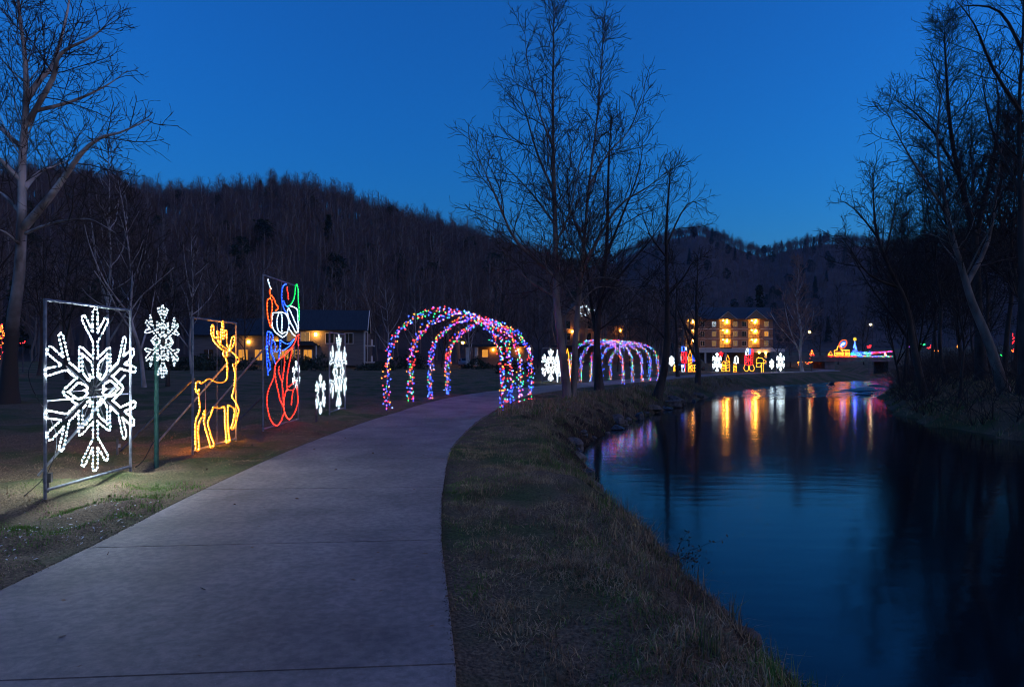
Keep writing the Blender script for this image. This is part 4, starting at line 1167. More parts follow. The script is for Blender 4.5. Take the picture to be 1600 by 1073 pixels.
simple_display('figure_display', 'blue, red and gold ornament panel left of the dark tree before the hotel', 22.7, 85, .8, 2.6, [
    ('rope_light', 'blue', [[(-.3, 1.3), (-.3, 2.5), (-.1, 2.5), (-.1, 1.3)]]), ('rope_light', 'orange', [[(0, 1.4), (.3, 1.5), (.0, 1.8), (.3, 1.9), (0, 2.2), (.3, 2.4)], [(.3, 1.3), (.35, 2.5)]]),
    ('rope_light', 'gold', [[(-.3, .1), (-.3, .9), (.3, .9), (.3, .1), (-.3, .1)], [(-.3, .5), (.3, .5)], [(0, .1), (0, .9)]])])
far_flake('framed white snowflake under the left half of the hotel', 25.5, 85, 1.16, 1.28, 2.5, True)
simple_display('star_display', 'small red star high on a pole above the candles', 26.2, 85.6, .6, 2.3, [('star', 'red', [[(math.sin(i*math.pi/5)*(.36 if i % 2 == 0 else .15), 2.25+math.cos(i*math.pi/5)*(.36 if i % 2 == 0 else .15)) for i in range(11)], [(-.2, 2.25), (.2, 2.25)], [(0, 2.05), (0, 2.45)]])], 0, False)
simple_display('candle_display', 'stout golden candle, left one of three before the hotel', 26.35, 85, .6, 1.2, [('candle', 'gold', candle(.62, 1.35))], 0, False)
simple_display('candle_display', 'tallest golden candle, middle one of three before the hotel', 26.95, 85.3, .5, 2.0, [('candle', 'gold', candle(.5, 2.1))], 0, False)
simple_display('candle_display', 'short golden candle, right one of three before the hotel', 27.75, 85, .4, 1.1, [('candle', 'gold', candle(.42, 1.2))], 0, False)
simple_display('bell_display', 'small white bell on a pole above the short candle', 28.05, 85.4, .5, 2.2, [('bell', 'white', [[(-.3, 1.25), (-.24, 1.9), (0, 2.15), (.24, 1.9), (.3, 1.25), (-.3, 1.25)], [(-.15, 1.4), (0, 1.1), (.15, 1.4)], [(-.12, 1.4), (-.1, 1.9)], [(.12, 1.4), (.1, 1.9)]])], 0, False)
simple_display('sack_display', 'red sack display with white and violet top and golden lower loops', 29.5, 85, 1.3, 3.0, [
    ('rope_light', 'red', [[(-.5, 2.1), (-.55, 1.0), (-.2, .8), (.45, .9), (.5, 2.1), (-.5, 2.1)], [(-.4, 1.9), (.4, 1.1)], [(-.4, 1.1), (.4, 1.9)], [(-.1, 2.1), (-.1, .85)], [(.2, 2.1), (.2, .85)], [(-.5, 1.5), (.5, 1.5)]]),
    ('rope_light', 'white2', [[(-.45, 2.15), (-.35, 2.8), (-.2, 2.95), (-.05, 2.8), (-.1, 2.15), (-.45, 2.15)], [(-.3, 2.2), (-.2, 2.8)]]),
    ('rope_light', 'blue', [[(.05, 2.15), (.05, 2.9), (.2, 2.9), (.2, 2.15)]]), ('rope_light', 'red', [[(.3, 2.15), (.3, 2.9), (.5, 2.8), (.5, 2.2)], [(.4, 2.2), (.4, 2.8)]]),
    ('rope_light', 'gold', [smooth2([(-.5, .9), (-.65, .5), (-.5, .15), (-.2, .1), (-.05, .4), (-.1, .8)]), smooth2([(.45, .9), (.65, .5), (.55, .15), (.25, .1), (.05, .4), (.1, .8)])])], 0, False)
simple_display('mailbox_display', 'golden mailbox outline on a post right of the red sack', 31.0, 85, .8, 2.0, [('mailbox', 'gold', [smooth2([(-.6, 1.25), (-.6, 1.6), (-.45, 1.85), (.1, 1.85), (.3, 1.6), (.35, 1.25)]), [(-.6, 1.25), (.5, 1.25), (.65, 1.45), (.5, 1.6), (.3, 1.6)], [(-.3, 1.85), (-.3, 2.05)], [(.05, 1.25), (.05, .08), (.3, .08), (.3, 1.25)], [(-.5, 1.25), (-.6, .75), (-.1, .75), (.05, 1.1)]])], 0, False)
far_flake('small white snowflake on a pole left of the last framed snowflake', 32.3, 85, .60, .98, 1.6, False)
far_flake('last framed white snowflake at the right end of the hotel lawn', 33.6, 85.5, 1.12, 1.30, 2.45, True)

# ------------------------------------------------------------------ hotel
M['brick'] = mat('hotel_cladding', (.24, .135, .085), (.32, .19, .125), 3, .85, stretch=(1, 1, 3))
M['roof_dark'] = mat('dark_roof', (.022, .032, .042), (.035, .048, .06), 2, .6, stretch=(6, 1, 1))
M['trim'] = mat('pale_trim', (.46, .46, .43), (.55, .55, .52), 2, .7)
M['rail'] = mat('balcony_rail', (.05, .045, .045), rough=.6)
M['glass'] = mat('dark_glass', (.012, .016, .022), rough=.08, spec=.6)
M['stucco'] = mat('warm_stucco', (.40, .30, .20), (.46, .35, .24), 2, .8)
M['darkwall'] = mat('parking_wall', (.05, .05, .055), (.08, .08, .085), 1, .9)
HX, HY = 59.0, 190.0
hotel = thing('hotel', 'three-storey hotel with dark roof, gables and orange-lit balconies', 'building', (HX, HY, .0))
x0, x1 = -13.0, 13.6
bays = [(-10.8, -7.6), (-1.2, 1.9), (6.8, 9.9)]
fl = [4.55, 7.2, 9.9, 12.6]
edges = [x0]+[v for b in bays for v in b]+[x1]
box('podium_wall', ((x0+x1)/2, 6, 1.6), (x1-x0-1, 8, 3.4), M['darkwall'], hotel)
box('canopy_band', ((x0+x1)/2+1.5, .2, 3.9), (x1-x0+3, 2.4, 1.05), M['trim'], hotel)
for k in range(5): box('pillar', (x0+2+k*5.6, -.6, 1.6), (.5, .5, 3.5), M['trim'], hotel)
for i in range(4):
    a, b = edges[2*i], edges[2*i+1]
    wl = box('wall', ((a+b)/2, 1.0, 8.57), (b-a, 2.0, 8.1), M['brick'], hotel)
box('back_wall', ((x0+x1)/2, 6.2, 8.57), (x1-x0, 8.2, 8.1), M['stucco'], hotel)
for i, (a, b) in enumerate(bays):
    for j in range(3):
        z = fl[j]
        s = box('balcony', ((a+b)/2, .55, z+.08), (b-a-.01, 2.9, .16), M['rail'], hotel)
        rl = [((0, -1.38, .95), (b-a, .06, .07))]+[((-(b-a)/2+.1+k*(b-a-.2)/9, -1.38, .5), (.035, .035, .9)) for k in range(10)]
        obj('railing', boxes_me('railing', rl), M['rail'], s)
        w = box('door_window', (a+1.0, 2.02, z+1.22), (1.5, .12, 2.0), M['win_warm'], hotel)
        box('mullion', (0, -.08, 0), (.08, .04, 2.0), M['trim'], w)
        box('wall_lamp', (b-.55, 1.80, z+2.05), (.30, .24, .40), M['lamp_warm'], hotel)
        box('facade_fill_lamp', ((a+b)/2+.2, -1.15, z+2.32), (.22, .22, .30), M['lamp_warm'], hotel)  # added at the balcony edge only to warm the facade walls
        box('bay_fill_lamp', ((a+b)/2-.3, .9, z+2.42), (.30, .30, .12), M['lamp_warm'], hotel)  # second lamp added in each bay to strengthen its orange glow
WINL = {(1, 0): 'win_dim', (1, 1): 'win_dim', (1, 2): 'win_cool', (2, 0): 'win_dim', (2, 1): 'win_dim', (2, 2): 'win_dim', (3, 0): 'win_dim', (3, 1): 'win_warm', (3, 2): 'win_dim', (0, 0): 'glass', (0, 1): 'glass', (0, 2): 'glass'}  # extra windows set glowing to warm the facade
for i in range(4):
    a, b = edges[2*i], edges[2*i+1]
    n = max(1, int((b-a)/2.2))
    for j in range(3):
        for k in range(n):
            cx = a+(k+.5)*(b-a)/n
            kind = WINL[(i, j)] if k == (0 if i != 1 else n-1) else 'glass'
            w = box('window', (cx, -.04, fl[j]+1.35), (1.15, .10, 1.4), M[kind], hotel)
            obj('window_frame', boxes_me('window_frame', [((0, -.06, 0), (.06, .05, 1.4)), ((0, -.06, .74), (1.3, .08, .09)), ((0, -.06, -.74), (1.3, .10, .09)), ((-.61, -.06, 0), (.08, .08, 1.4)), ((.61, -.06, 0), (.08, .08, 1.4))]), M['trim'], w)
        box('floor_band', ((a+b)/2, -.06, fl[j]+.05), (b-a, .2, .22), M['trim'], hotel)
rf = prism('roof', [(-1.2, 12.62), (4.5, 16.3), (5.2, 16.3), (11.5, 12.62)], x0-.6, x1+.6, M['roof_dark'], hotel)
rf.rotation_euler = (0, 0, 0)
me = rf.data
for v in me.vertices: v.co = (v.co.y, v.co.x, v.co.z)
me.update()
for i, (c, hw, hp) in enumerate([(-9.2, 2.5, 2.6), (.6, 2.3, 2.0), (8.4, 2.8, 2.4)]):
    g = prism('gable', [(c-hw, 12.64), (c+hw, 12.64), (c, 12.64+hp)], -1.6, 4.0, M['brick'], hotel)
    obj('bargeboard', tube_me('bargeboard', [([(c-hw-.25, -1.66, 12.55), (c, -1.66, 12.72+hp), (c+hw+.25, -1.66, 12.55)], [.13]*3)], 4), M['trim'], g)
    sd = [((c-hw-.3, 12.60), (c, 12.74+hp)), ((c, 12.74+hp), (c+hw+.3, 12.60))]
    for (p, q) in sd:
        obj('gable_roof', mesh_np('gable_roof', [(p[0], -1.75, p[1]+.06), (q[0], -1.75, q[1]+.06), (q[0], 4.5, q[1]+.06), (p[0], 4.5, p[1]+.06), (p[0], -1.75, p[1]+.2), (q[0], -1.75, q[1]+.2), (q[0], 4.5, q[1]+.2), (p[0], 4.5, p[1]+.2)], _BOXF), M['roof_dark'], g)
box('lobby_window', (-10.5, 1.9, 1.5), (2.6, .15, 1.7), M['win_cool'], hotel)
box('lobby_window', (-11.6, 1.88, 2.7), (3.4, .15, .7), M['win_dim'], hotel)
for sx in (9.4, 11.2): box('porch_lamp', (sx, -1.15, 3.25), (.35, .35, .25), M['lamp_warm'], hotel)

# brick inn wing seen behind the twin trees
inn = thing('brick_inn', 'dim brick gabled building behind the twin tree trunks', 'building', (15.2, 150, .0), .12)
M['brick2'] = mat('inn_brick', (.20, .115, .075), (.27, .17, .12), 3, .9, stretch=(1, 1, 3))
box('wall', (0, 5, 5.2), (9.4, 10, 10.4), M['brick2'], inn)
prism('gable', [(-4.7, 10.4), (4.7, 10.4), (0, 14.6)], 0, 10, M['brick2'], inn)
box('lower_roof', (0, -1.6, 4.4), (15, 3.2, .3), M['roof_dark'], inn)
box('wing_wall', (10.6, 7, 4.5), (11.8, 9, 9.0), M['brick2'], inn)
prism('wing_roof', [(4.75, 9.01), (16.8, 9.01), (15.6, 11.5), (4.75, 11.5)], 2.2, 12, M['roof_dark'], inn)
for (wx, wz, k) in ((-3, 6, 'glass'), (-1, 6, 'win_dim'), (1.6, 6, 'glass'), (-3, 8.6, 'glass'), (-1, 8.6, 'glass'), (1.6, 8.6, 'glass')):
    w = box('window', (wx, -.05, wz+.5), (1.1, .12, 1.6), M[k], inn)
    box('sill', (0, -.05, -.86), (1.3, .2, .1), M['trim'], w)
for (lx, ly, lz) in ((3.5, -.25, 8.6), (-2.0, -.25, 7.6), (9.5, 2.3, 8.0)):
    box('wall_lamp', (lx, ly, lz), (.22, .3, .4), M['lamp_warm'], inn)
box('lit_strip_window', (3.9, -.06, 7.0), (.45, .12, 4.5), M['win_warm'], inn)
for i, (wx, wz, r) in enumerate(((.6, 12.2, 1.0), (3.5, 11.6, .9))):
    t = thing('wreath', ['larger white-lit wreath high on the brick gable', 'smaller white-lit wreath right of it on the brick gable'][i], 'wreath', (15.2+wx, 149.3+wx*.12, wz), 0, 'lit wreaths on the brick building')
    R = np.random.default_rng(300+i)
    a = R.uniform(0, 6.28, 60); rr = r+R.normal(0, .12, 60)
    V, Q, T = beads_np(np.stack([np.cos(a)*rr, R.normal(0, .1, 60), np.sin(a)*rr], -1), R.normal(0, 1, (60, 3)), .07, .08, 5)
    tag(obj('bulbs', mesh_np('bulbs', V, Q, T), M['white2_far'], t), kind='stuff')
    pts = [(math.cos(k*.3307)*r, .06, math.sin(k*.3307)*r) for k in range(20)]
    obj('ring', tube_me('ring', [(pts, [.09]*20)], 6), M['needle'], t)

# house on the left with metal roof
M['siding'] = mat('grey_siding', (.11, .10, .096), (.16, .145, .135), 2, .85, stretch=(.3, .3, 9))
M['roof_blue'] = mat('blue_grey_metal_roof', (.018, .028, .036), (.03, .042, .05), 1.5, .75, stretch=(8, .4, .4), metal=.2)
M['stone'] = mat('pale_gable_siding', (.22, .21, .20), (.30, .29, .28), 3, .85, stretch=(.3, .3, 9))
hs = thing('lodge_house', 'two-storey house with blue metal roof and orange porch light', 'building', (-22.6, 104, .75), .16)
Lh, Dh = 12.5, 9.0
box('wall', (-Lh/2, Dh/2, 2.7), (Lh, Dh, 5.5), M['siding'], hs)
def gable_roof(parent, xa, xb, d, z0, zr, over=.6, name='roof'):
    V = []; F = []
    for (ya, za, yb, zb) in ((-over, z0-over*.62, d/2, zr), (d+over, z0-over*.62, d/2, zr)):
        n = len(V)
        V += [(xa-over, ya, za), (xb+over, ya, za), (xb+over, yb, zb), (xa-over, yb, zb), (xa-over, ya, za+.18), (xb+over, ya, za+.18), (xb+over, yb, zb+.18), (xa-over, yb, zb+.18)]
        F.append(_BOXF+n)
    o = obj(name, mesh_np(name, V, np.concatenate(F)), M['roof_blue'], parent)
    return o
rf = gable_roof(hs, -Lh, 0, Dh, 5.5, 8.4)
rf2 = obj('gable_wall', mesh_np('gable_wall', [(.02, 0, 5.45), (.02, Dh, 5.45), (.02, Dh/2, 8.25), (-.3, 0, 5.45), (-.3, Dh, 5.45), (-.3, Dh/2, 8.25)], [(0, 1, 4, 3)], [(0, 1, 2), (3, 5, 4)]), M['stone'], hs)
obj('bargeboard', tube_me('bargeboard', [([(.62, -.7, 5.15), (.62, Dh/2, 8.5), (.62, Dh+.7, 5.15)], [.10]*3)], 4), M['trim'], rf2)
box('end_wall_panel', (.06, Dh/2, 2.7), (.10, Dh-.6, 5.2), M['stone'], hs)
for z in (1.5, 4.1):
    w = box('balcony_door', (.14, Dh*.5, z), (.10, 2.2, 2.0), M['glass'], hs)
    box('railing', (.9, 0, -.6), (.08, 5.0, .9), M['trim'], w)
    box('balcony_floor', (.75, Dh*.5, z-1.15), (1.3, 5.4, .16), M['trim'], hs)
for k in range(2): box('corner_post', (.12, .15+k*(Dh-.3), 2.7), (.25, .25, 5.4), M['trim'], hs)
for (wx, wz, k) in ((-2.2, 4.0, 'glass'), (-5.0, 4.0, 'glass'), (-8.6, 4.1, 'win_dim'), (-10.6, 4.1, 'win_dim'), (-8.2, 1.5, 'win_warm'), (-9.9, 1.5, 'win_warm'), (-11.6, 1.5, 'win_warm'), (-3.4, 1.4, 'glass')):
    w = box('window', (wx, -.05, wz), (1.2, .12, 1.5), M[k], hs)
    obj('window_frame', boxes_me('window_frame', [((0, -.08, 0), (.07, .05, 1.5)), ((0, -.08, .79), (1.36, .08, .1)), ((0, -.08, -.79), (1.36, .1, .1)), ((-.64, -.08, 0), (.1, .08, 1.5)), ((.64, -.08, 0), (.1, .08, 1.5))]), M['trim'], w)
pr = prism('porch_roof', [(-13.2, 2.9), (-6.4, 2.9), (-7.2, 3.5), (-12.6, 3.5)], -2.6, -.02, M['roof_blue'], hs)
for k in range(3): box('porch_post', (-12.9+k*3.1, -2.4, 1.4), (.18, .18, 2.9), M['trim'], hs)
lp = box('porch_lamp', (-7.0, -.55, 4.55), (.34, .3, .40), glow('porch_lamp_glow', (1., .42, .06), 130), hs)
ww = thing('lodge_wing', 'low dark-roofed lodge wing glowing warm behind the reindeer', 'building', (-36.5, 106, .75), .16)
box('wall', (-5.5, 4, 2.3), (13.5, 8, 4.8), M['siding'], ww)
gable_roof(ww, -12.2, 1.2, 8, 4.8, 7.2)
for (wx, k) in ((-10, 'glass'), (-7.5, 'win_dim'), (-5, 'win_warm'), (-2.6, 'win_warm'), (-.4, 'win_dim')):
    w = box('window', (wx, -.05, 1.5), (1.3, .12, 1.6), M[k], ww)
    box('mullion', (0, -.08, 0), (.08, .05, 1.6), M['trim'], w)
for sx in (.2, -4.2): box('wall_lamp', (sx, -.2, 3.5), (.26, .26, .34), M['lamp_warm'], ww)
for k in range(14):
    pass

# low building and lamp-lit bush behind the first arches
kb = thing('brick_shop', 'low brick building with white corner columns seen through the first arches', 'building', (-6.8, 122, .5), -.1)
box('wall', (4.5, 4, 1.6), (9, 8, 3.3), M['brick2'], kb)
box('roof', (4.2, 3.6, 3.5), (11.6, 10.4, .45), M['roof_dark'], kb)
for cx in (-1.0, .6): box('column', (cx, -1.0, 1.55), (.55, .55, 3.3), M['trim'], kb)
for (wx, k) in ((2.0, 'win_warm'), (5.2, 'glass')):
    w = box('window', (wx, -.05, 2.1), (1.0, .12, 1.3), M[k], kb); box('sill', (0, -.06, -.7), (1.2, .16, .1), M['trim'], w)
for sx in (3.5, 8.0): box('wall_lamp', (sx, -.2, 2.75), (.22, .22, .25), M['lamp_warm'], kb)
def lamp_post(label, x, y, h, m, rr=.2, group='street lamps'):
    t = thing('street_lamp', label, 'street lamp', at_ground(x, y), 0, group)
    bar('post', (0, 0, -.3), (0, 0, h), .07, M['darksteel'], t)
    bar('arm', (0, 0, h-.1), (-.5, 0, h+.05), .04, M['darksteel'], t)
    V, Q, T = beads_np([(-.5, 0, h-.12)], [(0, 0, 1)], rr, rr, 8)
    obj('lamp_head', mesh_np('lamp_head', V, Q, T), m, t)
    obj('lamp_cap', mesh_np('lamp_cap', *beads_np([(-.5, 0, h+.06)], [(0, 0, 1)], rr*1.3, .1, 8)), M['darksteel'], t)
    return t
lamp_post('amber street lamp behind the tree seen through the arches', -9.0, 132, 4.6, glow('sodium_lamp', (1., .33, .03), 330), .26)
lamp_post('warm street lamp right of the pale conical sycamore', 61.5, 140, 9.2, glow('lamp_far', (1., .62, .22), 24), .30)
lamp_post('white street lamp behind the slanting trunk above the bridge', 74.0, 140, 8.6, glow('lamp_far2', (1., .75, .4), 30), .28)
lamp_post('dim yellow street lamp left of the framed snowflake beyond the arches', 3.4, 112, 3.3, glow('lamp_mid', (1., .7, .3), 20), .22)

def parked_car(label, x, y, rz, c, lit):
    t = thing('parked_car', label, 'car', at_ground(x, y), rz, 'cars parked beyond the lawns')
    body = prism('body', [(-2.2, .35), (2.2, .35), (2.25, .75), (1.5, .95), (.9, 1.45), (-1.0, 1.5), (-1.8, 1.0), (-2.2, .9)], -.88, .88, mat('car_paint', c, rough=.3, spec=.6), t)
    box('windscreen', (1.13, 0, 1.2), (.5, 1.4, .34), M['glass'], t).rotation_euler = (0, .69, 0)
    box('rear_window', (-1.42, 0, 1.26), (.4, 1.4, .34), M['glass'], t).rotation_euler = (0, -.55, 0)
    for s in (-1, 1):
        box('side_window', (-.05, s*.885, 1.2), (1.7, .03, .36), M['glass'], t)
    for sx in (-1.35, 1.35):
        for sy in (-.82, .82):
            V, Q, T = beads_np([(sx, sy, .33)], [(0, 1, 0)], .40, .14, 12)
            w = obj('wheel', mesh_np('wheel', V, Q, T), M['wire'], t)
    for sy in (-.6, .6): box('headlight', (2.24, sy, .7), (.08, .34, .16), lit, t)
    return t
parked_car('pale parked car glimpsed through the first arches', -8.9, 128, -1.35, (.35, .38, .42), M['trim'])
parked_car('dark parked car with white lights beside the framed snowflake by the hotel', 24.2, 92, -2.6, (.03, .035, .04), M['white2_bead'])

# ------------------------------------------------------------------ bridge with lights
M['bridge'] = mat('old_concrete', (.10, .10, .095), (.16, .155, .145), 1.2, .9)
br = thing('road_bridge', 'low concrete bridge crossing the far end of the river', 'bridge', (57.2, 112, .0))
box('deck', (0, 2, 1.45), (30, 5, .55), M['bridge'], br)
for cx in (-5.2, 5.2): box('abutment', (cx, 2, -.2), (1.6, 4.6, 2.8), M['bridge'], br)
box('parapet', (0, -.45, 1.95), (30, .22, .42), M['bridge'], br)
for k in range(11): box('rail_post', (-14.5+k*2.9, -.45, 2.45), (.12, .12, .62), M['darksteel'], br)
box('handrail', (0, -.45, 2.78), (30, .10, .08), M['darksteel'], br)
def bulb_cluster(name, label, cat, loc, C, cols, r=.05, seed=1, group=None, post=None):
    t = thing(name, label, cat, loc, 0, group)
    R = np.random.default_rng(seed)
    C = np.asarray(C, float)
    k = R.choice(len(cols), len(C))
    V, Q, T = beads_np(C, R.normal(0, 1, C.shape), r, r*1.2, 5)
    tag(obj('bulbs', mesh_np('bulbs', V, Q, T, np.concatenate([np.repeat(k, 5), np.repeat(k, 10)])), cols, t), kind='stuff')
    if post:
        obj('support', tube_me('support', post, 5), M['darksteel'], t)
    return t
BR, BB, BA, BG, BP, BI = BULB_FAR
def line_pts(p, q, n, j, seed):
    R = np.random.default_rng(seed); s = np.linspace(0, 1, n)[:, None]
    return np.array(p)+(np.array(q)-np.array(p))*s+R.normal(0, j, (n, 3))
GB = 'lights along the bridge'
bulb_cluster('light_string', 'red and amber string along the left half of the bridge rail', 'light string', (51.5, 111.2, 2.05), line_pts((0, 0, 0), (4.6, 0, 0), 46, .03, 1), [BR, BR, BA], .035, 2, GB, [([(0, .05, -.05), (4.6, .05, -.05)], [.02, .02])])
bulb_cluster('light_string', 'white, green and red string along the right half of the bridge rail', 'light string', (56.4, 111.2, 2.05), line_pts((0, 0, 0), (5.6, 0, 0), 54, .03, 3), [BI, BR, BG, BB], .035, 4, GB, [([(0, .05, -.05), (5.6, .05, -.05)], [.02, .02])])
bulb_cluster('icicle_lights', 'red icicle swags at the right end of the bridge', 'light string', (58.6, 111.25, 2.3), np.concatenate([line_pts((i*.35, 0, .1+.12*i/2), (i*.35+.2, 0, .5), 5, .04, i) for i in range(10)]), [BR, BR, BP], .05, 5, GB, [([(0, .05, -.3), (0, .05, .5), (3.4, .05, .6), (3.4, .05, -.3)], [.02]*4)])
bulb_cluster('icicle_lights', 'green and white swags beside the blue cone on the bridge', 'light string', (55.2, 111.25, 2.25), np.concatenate([line_pts((i*.35, 0, .08), (i*.35+.2, 0, .5), 5, .05, 20+i) for i in range(10)]), [BI, BG, BB], .045, 6, GB, [([(0, .05, -.25), (0, .05, .5), (3.4, .05, .5), (3.4, .05, -.25)], [.02]*4)])
simple = [(-.9, .2), (-.9, 1.0), (-.5, 1.1), (-.3, 1.7), (.2, 1.7), (.2, 1.1), (1.5, 1.1), (1.6, .2), (-.9, .2)]
t = thing('train_display', 'golden locomotive outline with a lit ring of smoke on the bridge', 'light display', (53.6, 111.6, 2.0), 0, GB)
for st in ([(u, v) for u, v in simple], [(-.6, .5), (1.4, .5)], [(-.6, .8), (1.4, .8)], [(.4, 1.1), (.5, .2)], [(1.0, 1.1), (1.0, .2)], [(-.9, .6), (1.6, .6)], [(-1.9, .3), (-1.5, .9), (-1.2, .3), (-1.9, .3)]):
    obj('body_outline', rope_me('body_outline', [st], .045, 99), M['gold_far'], t)
for cx in (-.5, .3, 1.1):
    obj('wheel', rope_me('wheel', [[(cx+.26*math.cos(a*.524), .28+.26*math.sin(a*.524)) for a in range(13)]], .035, 99), M['red_far'], t)
ring = lambda r, sx: [(.5+sx*r*math.cos(a*.35)+.2*math.sin(a*.35), 2.05+r*math.sin(a*.35)*.95) for a in range(19)]
obj('smoke_ring', rope_me('smoke_ring', [ring(.75, .85)], .04, 99), M['orange_far'], t)
obj('smoke_ring', rope_me('smoke_ring', [ring(.45, .85), ], .04, 99), M['blue_far'], t)
obj('smoke_ring', rope_me('smoke_ring', [ring(.22, .85), ], .03, 99), M['white2_far'], t)
obj('smoke_post', tube_me('smoke_post', [([(-.1, .05, .2), (-.1, .05, 2.2)], [.03, .03])], 5), M['darksteel'], t)
t = thing('cone_tree', 'blue light cone with a yellow ball on top, on the bridge', 'light display', (56.1, 111.7, 2.0), 0, GB)
R_ = np.random.default_rng(9)
h_ = R_.uniform(0, 1, 90); a_ = R_.uniform(0, 6.28, 90)
V, Q, T = beads_np(np.stack([np.cos(a_)*.55*(1-h_)**1.2, np.sin(a_)*.55*(1-h_)**1.2, h_*2.4+.1], -1), R_.normal(0, 1, (90, 3)), .05, .06, 5)
tag(obj('bulbs', mesh_np('bulbs', V, Q, T), BB, t), kind='stuff')
V, Q, T = beads_np([(0, 0, 2.85)], [(0, 0, 1)], .30, .32, 10)
obj('ball', mesh_np('ball', V, Q, T), glow('yellow_ball', (1., .62, .06), 1.3), t)
obj('pole', tube_me('pole', [([(0, 0, -.1), (0, 0, 2.6)], [.03, .03])], 5), M['darksteel'], t)
# orange-lit small tree and scattered strings on both sides
def cone_pts(n, r, h, seed):
    R = np.random.default_rng(seed); a = R.uniform(0, 6.28, n); s = R.uniform(0, 1, n)**.7
    rr = r*(1-s)*R.uniform(.4, 1, n)
    return np.stack([np.cos(a)*rr, np.sin(a)*rr, .5+s*h], -1)
def post(h): return [([(0, 0, -.3), (0, 0, h)], [.05, .03])]
bulb_cluster('lighted_shrub', 'small shrub wound with orange lights right of the pale sycamore', 'shrub', at_ground(50.5, 115), cone_pts(70, 1.1, 2.4, 31), [BA, BA, BR], .055, 7, 'lighted shrubs', post(2.4))
bulb_cluster('lighted_shrub', 'low orange-lit shrub beside the pale sycamore trunk', 'shrub', at_ground(48.6, 115), cone_pts(36, .7, 1.2, 32), [BA], .05, 8, 'lighted shrubs', post(1.2))
bulb_cluster('lighted_shrub', 'blue and amber lighted shrub behind the slanting trunk by the bridge', 'shrub', at_ground(64.5, 118), cone_pts(46, .9, 2.0, 33), [BB, BB, BA], .06, 9, 'lighted shrubs', post(2.0))
bulb_cluster('lighted_tree', 'conical red and orange lighted tree at the left border', 'tree', at_ground(-38.5, 51.5), cone_pts(120, 1.2, 3.4, 34), [BR, BA, BA], .032, 10, None, post(4.0))
bulb_cluster('light_cluster', 'tiny red light cluster beside the sycamore trunk base', 'light string', at_ground(-41.2, 57.5), line_pts((-.1, 0, 2.5), (.2, 0, 2.6), 4, .06, 40), [BR], .035, 11, None, post(2.6))
spots = [(1421,542,'magenta'),(1442,539,'green'),(1452,543,'red'),(1463,549,'yellow'),(1499,541,'amber'),(1585,548,'red-orange'),(1586,527,'scarlet'),(1568,555,'teal'),(1358,542,'crimson')]
cc = dict(magenta=[BP], green=[BG], red=[BR], yellow=[BA], amber=[BA], teal=[BG]); cc['red-orange'] = [BR, BA]; cc['scarlet'] = [BR]; cc['crimson'] = [BR]
for i, (px, py, c) in enumerate(spots):
    Y = 92.0+3*(i % 3)
    x = (px-800)/1067.*Y; z = 1.7+(560-py)/1067.*Y
    g = gz(x, Y)
    bulb_cluster('light_cluster', 'faint %s lights low among the dark-bank trees' % c, 'light string', (x, Y, g), line_pts((-.25, 0, z-g), (.25, 0, z-g+.1), 9 if c != 'scarlet' else 14, .10 if c != 'scarlet' else .45, 60+i), cc[c], .055, 12+i, 'faint lights beyond the dark bank', post(max(.3, z-g)))

# ------------------------------------------------------------------ shrubs, rocks, cables
def shrub(label, loc, r, h, seed, leaf, group, n=1500, cat='shrub', name='evergreen_shrub'):
    t = thing(name, label, cat, loc, 0, group)
    R = np.random.default_rng(seed)
    d = R.normal(0, 1, (n, 3)); d /= np.linalg.norm(d, axis=1, keepdims=True); d[:, 2] = np.abs(d[:, 2])
    lump = 1+.22*np.sin(d[:, 0]*5+seed)+.18*np.sin(d[:, 1]*6+2*seed)
    P = d*np.array([r, r, h])*(R.uniform(.55, 1, n)**.5*lump)[:, None]
    u = R.normal(0, 1, (n, 3)); u /= np.linalg.norm(u, axis=1, keepdims=True)
    v = np.cross(u, R.normal(0, 1, (n, 3))); v /= np.linalg.norm(v, axis=1, keepdims=True)
    s = R.uniform(.05, .12, (n, 1))*max(.5, r*.6)
    V = np.stack([P-u*s, P+v*s*.5, P+u*s, P-v*s*.5], 1).reshape(-1, 3)
    obj('foliage', mesh_np('foliage', V, np.arange(len(V)).reshape(-1, 4)), leaf, t)
    polys = [([(0, 0, -.2), tuple(R.normal(0, .3, 2)*r)+(h*.6,)], [.03, .012]) for _ in range(6)]
    obj('stems', tube_me('stems', polys, 4), M['bark_dark'], t)
    return t
GS = 'clipped shrubs by the house'
for i, (px, Y, r, h, lab) in enumerate([(480, 84, 3.4, 2.0, 'dark rounded shrub in front of the house porch'), (455, 88, 2.2, 1.6, 'smaller dark shrub left of the porch shrub'), (590, 90, 2.6, 1.2, 'low dark shrub at the house corner'), (640, 100, 3.2, 2.4, 'dark shrub behind the first arch leg'), (745, 105, 2.6, 1.6, 'dark shrub by the low brick building'), (800, 78, 2.4, 1.8, 'dark shrub behind the end of the first arches'), (345, 80, 3.6, 1.7, 'dark shrub behind the reindeer'), (280, 74, 3.2, 1.5, 'dark shrub behind the pole snowflake')]):
    x = (px-800)/1067.*Y
    shrub(lab, (x, Y, gz(x, Y)-.1), r, h, 400+i, M['needle'], GS)

